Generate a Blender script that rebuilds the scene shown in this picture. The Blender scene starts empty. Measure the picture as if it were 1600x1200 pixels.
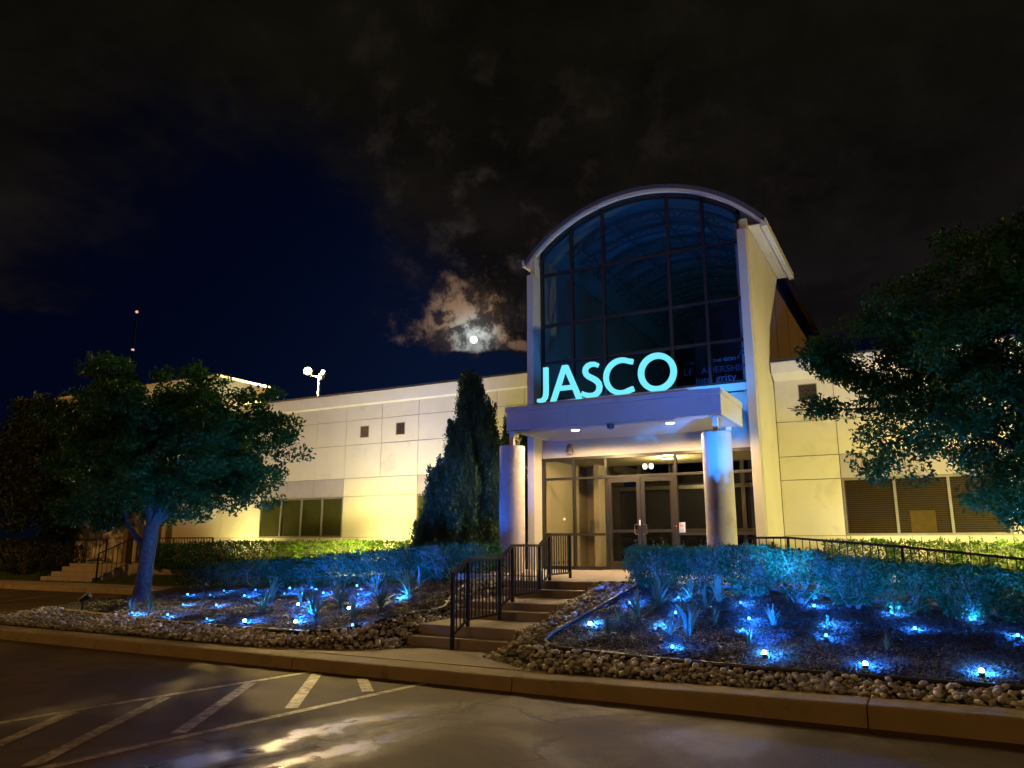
import bpy, bmesh, math, random
import numpy as np
from mathutils import Vector, Matrix

# ------------------------------------------------------------------ camera, world, light, exposure
S = bpy.context.scene
COL = S.collection
R = math.radians
cam_d = bpy.data.cameras.new('camera')
cam = bpy.data.objects.new('camera', cam_d)
COL.objects.link(cam)
cam_d.sensor_width = 36.0
cam_d.lens = 36.0 * 1183.0 / 1600.0
cam_d.clip_start = 0.1
cam_d.clip_end = 6000
cam.location = (0, 0, 1.6)
cam.rotation_euler = (R(90) + math.atan(250 / 1183.0), 0, R(28.3))
S.camera = cam
S.render.engine = 'CYCLES'
S.cycles.use_denoising = True
S.cycles.max_bounces = 6
S.cycles.diffuse_bounces = 3
S.cycles.glossy_bounces = 3
S.cycles.transparent_max_bounces = 12
S.cycles.sample_clamp_indirect = 4.0
S.cycles.caustics_reflective = False
S.cycles.caustics_refractive = False
S.view_settings.view_transform = 'Standard'
S.view_settings.look = 'None'
S.view_settings.gamma = 1
S.view_settings.use_curve_mapping = False
S.view_settings.exposure = 0.0

MOON_DIR = Vector((-0.5012, 0.8245, 0.2632)).normalized()
CLEAR_A = Vector((-0.7355, 0.6290, 0.2515)).normalized()   # open sky low on the left

world = bpy.data.worlds.new('World')
S.world = world
world.use_nodes = True


class NT:
    def __init__(s, tree):
        s.t = tree
        s.n = tree.nodes
        s.l = tree.links

    def new(s, typ, **kw):
        n = s.n.new(typ)
        for k, v in kw.items():
            setattr(n, k, v)
        return n

    def put(s, n, i, v):
        if isinstance(v, bpy.types.NodeSocket):
            s.l.new(v, n.inputs[i])
        elif v is not None:
            n.inputs[i].default_value = v

    def math(s, op, a, b=None, c=None, clamp=False):
        n = s.new('ShaderNodeMath', operation=op)
        n.use_clamp = clamp
        s.put(n, 0, a)
        if b is not None: s.put(n, 1, b)
        if c is not None: s.put(n, 2, c)
        return n.outputs[0]

    def vmath(s, op, a, b=None):
        n = s.new('ShaderNodeVectorMath', operation=op)
        s.put(n, 0, a)
        if b is not None: s.put(n, 1, b)
        return n.outputs['Value'] if op in ('DOT_PRODUCT', 'LENGTH', 'DISTANCE') else n.outputs[0]

    def noise(s, vec, scale, detail=4.0, rough=0.55, dist=0.0):
        n = s.new('ShaderNodeTexNoise')
        if vec is not None: s.l.new(vec, n.inputs['Vector'])
        n.inputs['Scale'].default_value = scale
        n.inputs['Detail'].default_value = detail
        n.inputs['Roughness'].default_value = rough
        n.inputs['Distortion'].default_value = dist
        return n.outputs['Fac']

    def mapr(s, v, a, b, c=0.0, d=1.0, smooth=True):
        n = s.new('ShaderNodeMapRange')
        n.interpolation_type = 'SMOOTHSTEP' if smooth else 'LINEAR'
        s.put(n, 0, v); s.put(n, 1, a); s.put(n, 2, b); s.put(n, 3, c); s.put(n, 4, d)
        return n.outputs[0]

    def mix(s, f, a, b):
        n = s.new('ShaderNodeMix', data_type='RGBA')
        s.put(n, 0, f); s.put(n, 6, a); s.put(n, 7, b)
        return n.outputs[2]


def c4(c):
    return (c[0], c[1], c[2], 1.0)


def build_world():
    w = NT(world.node_tree)
    w.n.clear()
    out = w.new('ShaderNodeOutputWorld')
    bg = w.new('ShaderNodeBackground')
    tc = w.new('ShaderNodeTexCoord')
    d = w.vmath('NORMALIZE', tc.outputs['Generated'])
    sep = w.new('ShaderNodeSeparateXYZ'); w.l.new(d, sep.inputs[0])
    z = sep.outputs[2]
    # moonlit clear sky: the same scattering as by day, about a millionfold weaker
    sky = w.new('ShaderNodeTexSky')
    sky.sky_type = 'NISHITA'
    sky.sun_disc = False
    sky.sun_elevation = math.asin(MOON_DIR.z)
    sky.sun_rotation = math.atan2(MOON_DIR.x, MOON_DIR.y)
    skyc = w.vmath('MULTIPLY', sky.outputs[0], (0.00006, 0.00020, 0.0011))
    # squash towards the horizon so clouds lie in layers
    zz = w.math('ADD', w.math('MAXIMUM', z, 0.0), 0.25)
    comb = w.new('ShaderNodeCombineXYZ')
    w.l.new(w.math('DIVIDE', sep.outputs[0], zz), comb.inputs[0])
    w.l.new(w.math('DIVIDE', sep.outputs[1], zz), comb.inputs[1])
    w.put(comb, 2, 0.3)
    pv = comb.outputs[0]
    n1 = w.noise(pv, 1.1, 7, 0.6, 0.3)
    n2 = w.noise(pv, 4.0, 8, 0.62, 0.15)
    nd = w.noise(d, 16.0, 9, 0.66, 0.12)
    nf = w.noise(d, 38.0, 9, 0.66, 0.25)
    dm = w.vmath('DOT_PRODUCT', d, tuple(MOON_DIR))
    ang = w.math('ARCCOSINE', w.math('MINIMUM', dm, 1.0))
    dc = w.vmath('DOT_PRODUCT', d, tuple(CLEAR_A))
    ang_c = w.math('ARCCOSINE', w.math('MINIMUM', dc, 1.0))
    # cover: overcast high up, open towards the low left
    clear = w.mapr(ang_c, 0.08, 0.46, 0.50, 0.0)
    low = w.mapr(w.math('ADD', z, w.math('MULTIPLY', w.math('SUBTRACT', nd, 0.5), 0.05)), 0.225, 0.262, 0.42, 0.0)
    cov = w.math('SUBTRACT', w.math('ADD', w.math('MULTIPLY', n1, 0.6), w.math('MULTIPLY', n2, 0.4)), clear)
    cov = w.math('SUBTRACT', cov, low)
    cov = w.mapr(w.math('ADD', cov, 0.10), 0.16, 0.46)
    # town glow on the cloud deck, brown
    cl_l = w.mapr(n2, 0.2, 0.85, 0.45, 1.35)
    deck = w.vmath('MULTIPLY', w.mix(w.mapr(z, 0.1, 0.7), (0.0075, 0.0060, 0.0074, 1), (0.0056, 0.0047, 0.0024, 1)), (1, 1, 1))
    sc = w.new('ShaderNodeVectorMath', operation='SCALE'); w.l.new(deck, sc.inputs[0]); w.l.new(cl_l, sc.inputs[3])
    base = w.mix(cov, skyc, sc.outputs[0])
    # broken cloud lit through by the moon
    side = w.vmath('DOT_PRODUCT', d, (-0.857, -0.515, 0.0))       # + to the left of the moon
    side_m = (-0.857) * MOON_DIR.x + (-0.515) * MOON_DIR.y
    sx = w.math('SUBTRACT', side, side_m)
    up = w.math('SUBTRACT', z, MOON_DIR.z)
    ex = w.math('DIVIDE', w.math('SUBTRACT', sx, 0.012), 0.052)
    ey = w.math('DIVIDE', w.math('SUBTRACT', up, 0.020), 0.046)
    rr = w.math('SQRT', w.math('ADD', w.math('MULTIPLY', ex, ex), w.math('MULTIPLY', ey, ey)))
    rr = w.math('ADD', rr, w.math('MULTIPLY', w.math('SUBTRACT', nd, 0.5), 4.4))
    body = w.mapr(rr, 0.5, 1.5, 1.0, 0.0)
    fl = w.math('ADD', up, w.math('MULTIPLY', w.math('SUBTRACT', nd, 0.5), 0.022))
    edge = w.mapr(fl, -0.0150, -0.0115)
    # a thin bank running right along the same base
    rb = w.math('MULTIPLY', w.mapr(w.math('ABSOLUTE', w.math('ADD', fl, 0.008)), 0.003, 0.009, 1.0, 0.0), w.mapr(w.math('ABSOLUTE', w.math('ADD', sx, 0.05)), 0.035, 0.07, 1.0, 0.0))
    body = w.math('MAXIMUM', w.math('MULTIPLY', body, edge), w.math('MULTIPLY', rb, 0.6))
    holes = w.mapr(nf, 0.42, 0.60, 0.12, 1.0)
    g1 = w.math('POWER', 2.718, w.math('MULTIPLY', ang, -17.0))
    g2 = w.math('POWER', 2.718, w.math('MULTIPLY', ang, -50.0))
    lit = w.math('MULTIPLY', w.math('MULTIPLY', body, holes), w.math('ADD', w.math('MULTIPLY', g1, 0.80), w.math('MULTIPLY', g2, 0.65)))
    warm = w.mix(w.mapr(ang, 0.012, 0.05), (0.62, 0.66, 0.62, 1), (0.62, 0.37, 0.21, 1))
    sc2 = w.new('ShaderNodeVectorMath', operation='SCALE'); w.l.new(warm, sc2.inputs[0]); w.l.new(lit, sc2.inputs[3])
    # faint scattered wisps farther off in the moonlight
    wis = w.math('MULTIPLY', w.mapr(nd, 0.50, 0.78), w.math('POWER', 2.718, w.math('MULTIPLY', ang, -7.0)))
    wis = w.math('MULTIPLY', w.math('MULTIPLY', wis, cov), 0.13)
    sc3 = w.new('ShaderNodeVectorMath', operation='SCALE'); w.put(sc3, 0, (0.55, 0.42, 0.38)); w.l.new(wis, sc3.inputs[3])
    tot = w.vmath('ADD', w.vmath('ADD', base, sc2.outputs[0]), sc3.outputs[0])
    w.l.new(tot, bg.inputs['Color'])
    bg.inputs['Strength'].default_value = 1.0
    w.l.new(bg.outputs[0], out.inputs[0])


build_world()

# the moon's own light on the place (the one distant light of the night)
ml = bpy.data.lights.new('moonlight', 'SUN')
ml.energy = 0.012
ml.angle = R(0.5)
ml.color = (0.75, 0.85, 1.0)
mo = bpy.data.objects.new('moonlight', ml)
COL.objects.link(mo)
mo.rotation_euler = MOON_DIR.to_track_quat('Z', 'Y').to_euler()

WARM = (1.0, 0.87, 0.31)
CANOPY_WARM = (1.0, 0.70, 0.38)
SODIUM = (1.0, 0.50, 0.12)
BLUE = (0.02, 0.27, 1.0)
DEEP = (0.015, 0.18, 1.0)


def lamp(kind, loc, energy, color, size=0.05, target=None, angle=120, blend=0.4, parent=None, name='lamp_light'):
    L = bpy.data.lights.new(name, kind)
    L.energy = energy
    L.color = color
    if kind == 'AREA':
        L.size = size
    else:
        L.shadow_soft_size = size
    o = bpy.data.objects.new(name, L)
    COL.objects.link(o)
    base = Vector(loc)
    if parent is not None:
        o.parent = parent
        base = base - parent_world(parent)
    o.location = base
    if kind == 'SPOT':
        L.spot_size = R(angle)
        L.spot_blend = blend
    if target is not None:
        o.rotation_euler = (Vector(target) - Vector(loc)).to_track_quat('-Z', 'Y').to_euler()
    return o


def parent_world(o):
    v = Vector((0, 0, 0))
    while o is not None:
        v += Vector(o.location)
        o = o.parent
    return v


# tall car park lamps behind the camera (out of view): the dim brown light on the road; the last is added fill
lamp('POINT', (-9.0, -9.0, 8.5), 1150, SODIUM, 0.25, name='offscreen_sodium_lamp')
lamp('POINT', (9.0, -4.0, 8.5), 560, SODIUM, 0.25, name='offscreen_sodium_lamp')
lamp('POINT', (-33.0, 4.0, 8.0), 2900, SODIUM, 0.25, name='offscreen_sodium_lamp')
lamp('POINT', (24.0, 31.0, 10.0), 2600, SODIUM, 0.25, name='offscreen_sodium_lamp')  # added lamp out of view, brightens the tower side wall

# ------------------------------------------------------------------ helpers
random.seed(7)
RNG = np.random.default_rng(7)


class MB:
    """collects shapes in world coordinates, then links them as one mesh object"""

    def __init__(s):
        s.v = []
        s.f = []

    def box(s, x0, x1, y0, y1, z0, z1):
        b = len(s.v)
        s.v += [(x, y, z) for x in (x0, x1) for y in (y0, y1) for z in (z0, z1)]
        for f in ((0, 1, 3, 2), (4, 6, 7, 5), (0, 4, 5, 1), (2, 3, 7, 6), (0, 2, 6, 4), (1, 5, 7, 3)):
            s.f.append(tuple(b + i for i in f))
        return s

    def prism(s, pts, axis, a, b):
        """polygon pts in the plane across axis, extruded from a to b"""
        def mk(p, q):
            if axis == 'x': return (q, p[0], p[1])
            if axis == 'y': return (p[0], q, p[1])
            return (p[0], p[1], q)
        n = len(pts)
        o = len(s.v)
        s.v += [mk(p, a) for p in pts] + [mk(p, b) for p in pts]
        s.f.append(tuple(o + i for i in range(n)))
        s.f.append(tuple(o + n + i for i in reversed(range(n))))
        for i in range(n):
            j = (i + 1) % n
            s.f.append((o + i, o + n + i, o + n + j, o + j))
        return s

    def tube(s, pts, rad, n=8, caps=True):
        pts = [Vector(p) for p in pts]
        if not hasattr(rad, '__len__'): rad = [rad] * len(pts)
        o = len(s.v)
        ref = None
        for i, p in enumerate(pts):
            t = (pts[min(i + 1, len(pts) - 1)] - pts[max(i - 1, 0)])
            if t.length < 1e-9: t = Vector((0, 0, 1))
            t.normalize()
            if ref is None:
                ref = Vector((1, 0, 0)) if abs(t.x) < 0.9 else Vector((0, 1, 0))
            a = (ref - t * ref.dot(t)).normalized()
            ref = a
            b = t.cross(a)
            for k in range(n):
                th = 2 * math.pi * k / n
                s.v.append(tuple(p + (a * math.cos(th) + b * math.sin(th)) * rad[i]))
        for i in range(len(pts) - 1):
            for k in range(n):
                k2 = (k + 1) % n
                s.f.append((o + i * n + k, o + i * n + k2, o + (i + 1) * n + k2, o + (i + 1) * n + k))
        if caps:
            s.f.append(tuple(o + k for k in reversed(range(n))))
            s.f.append(tuple(o + (len(pts) - 1) * n + k for k in range(n)))
        return s

    def lathe(s, cx, cy, prof, n=20):
        o = len(s.v)
        for r, z in prof:
            for k in range(n):
                th = 2 * math.pi * k / n
                s.v.append((cx + r * math.cos(th), cy + r * math.sin(th), z))
        for i in range(len(prof) - 1):
            for k in range(n):
                k2 = (k + 1) % n
                s.f.append((o + i * n + k, o + i * n + k2, o + (i + 1) * n + k2, o + (i + 1) * n + k))
        s.f.append(tuple(o + k for k in reversed(range(n))))
        s.f.append(tuple(o + (len(prof) - 1) * n + k for k in range(n)))
        return s

    def bar(s, p, q, w, h=None):
        """square bar from p to q, w across, h deep (upright bars: w in x, h in y)"""
        p, q = Vector(p), Vector(q)
        h = h or w
        t = (q - p).normalized()
        up = Vector((0, 0, 1)) if abs(t.z) < 0.95 else Vector((0, 1, 0))
        a = t.cross(up).normalized() * w / 2
        b = a.cross(t).normalized() * h / 2
        o = len(s.v)
        for c in (p, q):
            for e, g in ((-1, -1), (1, -1), (1, 1), (-1, 1)):
                s.v.append(tuple(c + a * e + b * g))
        for f in ((3, 2, 1, 0), (4, 5, 6, 7), (0, 1, 5, 4), (1, 2, 6, 5), (2, 3, 7, 6), (3, 0, 4, 7)):
            s.f.append(tuple(o + i for i in f))
        return s

    def build(s, name, mat, parent=None, smooth=False, bevel=0.0, label=None, kind=None):
        off = parent_world(parent) if parent is not None else Vector((0, 0, 0))
        m = bpy.data.meshes.new(name)
        m.from_pydata([(x - off.x, y - off.y, z - off.z) for x, y, z in s.v], [], s.f)
        bm = bmesh.new(); bm.from_mesh(m)
        bmesh.ops.recalc_face_normals(bm, faces=bm.faces)
        if bevel > 0:
            es = [e for e in bm.edges if len(e.link_faces) == 2 and e.calc_face_angle(0) > 0.6]
            bmesh.ops.bevel(bm, geom=es, offset=bevel, segments=2, affect='EDGES', profile=0.5)
        bm.to_mesh(m); bm.free()
        if smooth:
            m.polygons.foreach_set('use_smooth', [True] * len(m.polygons))
            try:
                m.set_sharp_from_angle(angle=R(40))
            except Exception:
                pass
        if mat: m.materials.append(mat)
        o = bpy.data.objects.new(name, m)
        COL.objects.link(o)
        if parent is not None: o.parent = parent
        if label: o['label'] = label
        if kind: o['kind'] = kind
        return o


def np_mesh(name, verts, faces, mat, parent=None, kind=None, smooth=False, k=4):
    """fast path: verts (N,3) array, faces (M,k) array"""
    off = np.array(parent_world(parent)) if parent is not None else np.zeros(3)
    verts = np.asarray(verts, dtype=np.float32) - off.astype(np.float32)
    faces = np.asarray(faces, dtype=np.int32)
    m = bpy.data.meshes.new(name)
    m.vertices.add(len(verts)); m.vertices.foreach_set('co', verts.ravel())
    m.loops.add(faces.size); m.loops.foreach_set('vertex_index', faces.ravel())
    m.polygons.add(len(faces)); m.polygons.foreach_set('loop_start', np.arange(0, faces.size, k, dtype=np.int32))
    m.polygons.foreach_set('loop_total', np.full(len(faces), k, dtype=np.int32))
    if smooth: m.polygons.foreach_set('use_smooth', np.ones(len(faces), dtype=bool))
    m.update(calc_edges=True)
    if mat: m.materials.append(mat)
    o = bpy.data.objects.new(name, m)
    COL.objects.link(o)
    if parent is not None: o.parent = parent
    if kind: o['kind'] = kind
    return o


def thing(name, loc, label, cat, group=None):
    o = bpy.data.objects.new(name, None)
    COL.objects.link(o)
    o.empty_display_size = 0.1
    o.location = loc
    o['label'] = label
    o['category'] = cat
    if group: o['group'] = group
    return o


def copy_tree(o, parent=None):
    c = o.copy()
    COL.objects.link(c)
    if parent is not None: c.parent = parent
    for ch in list(o.children):
        copy_tree(ch, c)
    return c


def structure(o):
    o['kind'] = 'structure'
    return o


ORD = ['first', 'second', 'third', 'fourth', 'fifth', 'sixth', 'seventh', 'eighth', 'ninth', 'tenth', 'eleventh', 'twelfth']

# ------------------------------------------------------------------ materials
MATS = {}


def mat(name, col, rough=0.6, metal=0.0, var=0.12, vscale=6.0, bump=0.0, bscale=60.0, island=0.0, spec=0.5, coat=0.0, stain=None):
    if name in MATS: return MATS[name]
    m = bpy.data.materials.new(name)
    m.use_nodes = True
    t = NT(m.node_tree)
    p = t.n['Principled BSDF']
    tc = t.new('ShaderNodeTexCoord')
    pos = t.new('ShaderNodeNewGeometry')
    vec = pos.outputs['Position']
    n1 = t.noise(vec, vscale, 5, 0.6)
    f = t.mapr(n1, 0.3, 0.7, 1 - var, 1 + var, smooth=False)
    if island > 0:
        f2 = t.mapr(pos.outputs['Random Per Island'], 0, 1, 1 - island, 1 + island, smooth=False)
        oi = t.new('ShaderNodeObjectInfo')
        f3 = t.mapr(oi.outputs['Random'], 0, 1, 1 - island * 0.6, 1 + island * 0.6, smooth=False)
        f = t.math('MULTIPLY', t.math('MULTIPLY', f, f2), f3)
    sc = t.new('ShaderNodeVectorMath', operation='SCALE')
    sc.inputs[0].default_value = col
    t.l.new(f, sc.inputs[3])
    colr = sc.outputs[0]
    if stain:
        sn = t.noise(vec, stain[1], 6, 0.65, 0.5)
        sf = t.mapr(sn, stain[2], stain[2] + 0.15, 0.0, stain[3])
        colr = t.mix(sf, colr, c4(stain[0]))
    t.l.new(colr, p.inputs['Base Color'])
    p.inputs['Metallic'].default_value = metal
    p.inputs['Specular IOR Level'].default_value = spec
    rn = t.noise(vec, vscale * 3, 3, 0.5)
    t.l.new(t.mapr(rn, 0.2, 0.8, max(0.02, rough - 0.08), min(1, rough + 0.08), smooth=False), p.inputs['Roughness'])
    if coat: p.inputs['Coat Weight'].default_value = coat
    if bump > 0:
        b = t.new('ShaderNodeBump')
        b.inputs['Strength'].default_value = bump
        b.inputs['Distance'].default_value = 0.01
        t.l.new(t.noise(vec, bscale, 5, 0.6), b.inputs['Height'])
        t.l.new(b.outputs[0], p.inputs['Normal'])
    MATS[name] = m
    return m


def leafmat(name, col, var=0.35, trans=0.35, rough=0.5, col2=None):
    if name in MATS: return MATS[name]
    m = bpy.data.materials.new(name)
    m.use_nodes = True
    t = NT(m.node_tree)
    p = t.n['Principled BSDF']
    out = t.n['Material Output']
    g = t.new('ShaderNodeNewGeometry')
    r = g.outputs['Random Per Island']
    c2 = col2 or (col[0] * 1.5, col[1] * 1.15, col[2] * 0.9)
    lo = (col[0] * (1 - var), col[1] * (1 - var), col[2] * (1 - var), 1)
    mx = t.mix(r, lo, c4(c2))
    mx2 = t.mix(t.mapr(t.noise(g.outputs['Position'], 1.7, 3), 0.35, 0.65), mx, c4(col))
    t.l.new(mx2, p.inputs['Base Color'])
    p.inputs['Roughness'].default_value = rough
    p.inputs['Specular IOR Level'].default_value = 0.12
    tr = t.new('ShaderNodeBsdfTranslucent')
    t.l.new(mx2, tr.inputs['Color'])
    ms = t.new('ShaderNodeMixShader')
    ms.inputs[0].default_value = trans
    t.l.new(p.outputs[0], ms.inputs[1]); t.l.new(tr.outputs[0], ms.inputs[2])
    t.l.new(ms.outputs[0], out.inputs[0])
    MATS[name] = m
    return m


def emit(name, col, strength):
    if name in MATS: return MATS[name]
    m = bpy.data.materials.new(name)
    m.use_nodes = True
    t = NT(m.node_tree)
    t.n.remove(t.n['Principled BSDF'])
    e = t.new('ShaderNodeEmission')
    e.inputs[0].default_value = c4(col)
    e.inputs[1].default_value = strength
    t.l.new(e.outputs[0], t.n['Material Output'].inputs[0])
    MATS[name] = m
    return m


def glassmat(name, tint, refl=1.0, rough=0.02):
    if name in MATS: return MATS[name]
    m = bpy.data.materials.new(name)
    m.use_nodes = True
    t = NT(m.node_tree)
    t.n.remove(t.n['Principled BSDF'])
    tr = t.new('ShaderNodeBsdfTransparent'); tr.inputs[0].default_value = c4(tint)
    gl = t.new('ShaderNodeBsdfGlossy'); gl.inputs['Roughness'].default_value = rough
    gl.inputs['Color'].default_value = (refl, refl, refl, 1)
    fr = t.new('ShaderNodeFresnel'); fr.inputs[0].default_value = 1.5
    ms = t.new('ShaderNodeMixShader')
    ge = t.new('ShaderNodeNewGeometry')
    front = t.math('SUBTRACT', 1.0, ge.outputs['Backfacing'])
    t.l.new(t.math('MULTIPLY', t.math('MULTIPLY', fr.outputs[0], 1.6, clamp=True), front), ms.inputs[0])
    t.l.new(tr.outputs[0], ms.inputs[1]); t.l.new(gl.outputs[0], ms.inputs[2])
    t.l.new(ms.outputs[0], t.n['Material Output'].inputs[0])
    MATS[name] = m
    return m


CREAM = mat('cream_stucco', (0.62, 0.56, 0.42), 0.85, var=0.06, vscale=0.9, bump=0.3, bscale=160, stain=((0.40, 0.34, 0.24), 1.1, 0.56, 0.40))
CREAM2 = mat('pale_stucco', (0.54, 0.49, 0.40), 0.8, var=0.05, vscale=1.5, bump=0.2, bscale=200)
MAUVE = mat('mauve_stucco', (0.36, 0.31, 0.30), 0.85, var=0.05, bump=0.2, bscale=200)
JOINT = mat('joint_filler', (0.30, 0.25, 0.16), 0.9)  # even filler colour between the wall panels
CORN = mat('cornice_metal', (0.66, 0.62, 0.52), 0.55, var=0.04, vscale=2)
CANOPY = mat('canopy_metal', (0.46, 0.43, 0.38), 0.5, var=0.06, vscale=1.5, stain=((0.30, 0.28, 0.26), 3.0, 0.56, 0.5))
SOFFIT = mat('soffit_board', (0.62, 0.55, 0.50), 0.8, var=0.03)
ROOFM = mat('dark_roof_metal', (0.06, 0.07, 0.10), 0.4, 0.5)
SLATE = mat('grey_roof_edge', (0.10, 0.11, 0.15), 0.45, 0.2)
BRONZE = mat('bronze_aluminium', (0.060, 0.054, 0.042), 0.38, 0.6, var=0.08)
BLACKM = mat('dark_mullion', (0.018, 0.018, 0.022), 0.5, 0.2)
GREYM = mat('grey_mullion', (0.20, 0.18, 0.165), 0.5, 0.2)
DARKROOM = mat('dark_room', (0.05, 0.04, 0.03), 0.8)
INTW = mat('interior_wall', (0.50, 0.44, 0.30), 0.8, var=0.04)
HALLW = mat('hall_ceiling', (0.30, 0.42, 0.36), 0.7, var=0.05)
HALLD = mat('hall_dark', (0.03, 0.035, 0.04), 0.7)
STEEL = mat('rail_steel', (0.035, 0.032, 0.034), 0.42, 0.6, var=0.1)
CONC = mat('concrete', (0.33, 0.28, 0.23), 0.8, var=0.12, vscale=2.0, bump=0.35, bscale=90, stain=((0.16, 0.13, 0.10), 1.3, 0.56, 0.6))
KERB = mat('kerb_concrete', (0.33, 0.26, 0.16), 0.8, var=0.14, vscale=3.0, bump=0.4, bscale=80, stain=((0.10, 0.085, 0.07), 2.1, 0.55, 0.7))
STONE = mat('river_stone', (0.42, 0.41, 0.40), 0.7, var=0.3, vscale=14, bump=0.3, bscale=60, island=0.55, stain=((0.10, 0.08, 0.06), 2.5, 0.55, 0.6))
MULCH = mat('mulch_ground', (0.024, 0.018, 0.015), 0.95, var=0.4, vscale=30, bump=0.9, bscale=70)
CHIP = mat('mulch_chip', (0.050, 0.040, 0.036), 0.6, var=0.3, vscale=20, island=0.75, spec=0.5)
EDGEM = mat('black_edging', (0.012, 0.012, 0.014), 0.45)
LAWN = mat('lawn_soil', (0.04, 0.055, 0.012), 0.95, var=0.25, vscale=3, bump=0.8, bscale=60)
BARK = mat('bark', (0.06, 0.055, 0.05), 0.95, var=0.5, vscale=18, bump=1.0, bscale=35)
TWIG = mat('twig', (0.20, 0.16, 0.12), 0.85, var=0.2)
LEAF_T = leafmat('tree_leaf', (0.022, 0.085, 0.022), trans=0.3)
LEAF_D = leafmat('dark_tree_leaf', (0.028, 0.045, 0.018), trans=0.2)
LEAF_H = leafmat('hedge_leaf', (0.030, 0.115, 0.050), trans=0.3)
LEAF_Y = leafmat('floodlit_hedge_leaf', (0.10, 0.19, 0.02), trans=0.35)  # rear hedge leaf, brightened to carry the floodlight
LEAF_J = leafmat('juniper_leaf', (0.036, 0.072, 0.026), trans=0.1)
GRASS = leafmat('grass_blade', (0.10, 0.16, 0.02), trans=0.3)
YUCCA = leafmat('yucca_leaf', (0.10, 0.17, 0.11), trans=0.15, var=0.35, col2=(0.17, 0.22, 0.12))
FIXT = mat('black_fixture', (0.015, 0.015, 0.016), 0.45)
WHITE = mat('white_paint', (0.75, 0.74, 0.70), 0.6, var=0.04)
GL_UP = glassmat('dark_tower_glass', (0.72, 0.78, 0.84))
GL_DN = glassmat('storefront_glass', (0.86, 0.84, 0.78))
GL_WIN = glassmat('wing_window_glass', (0.82, 0.82, 0.74))


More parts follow.
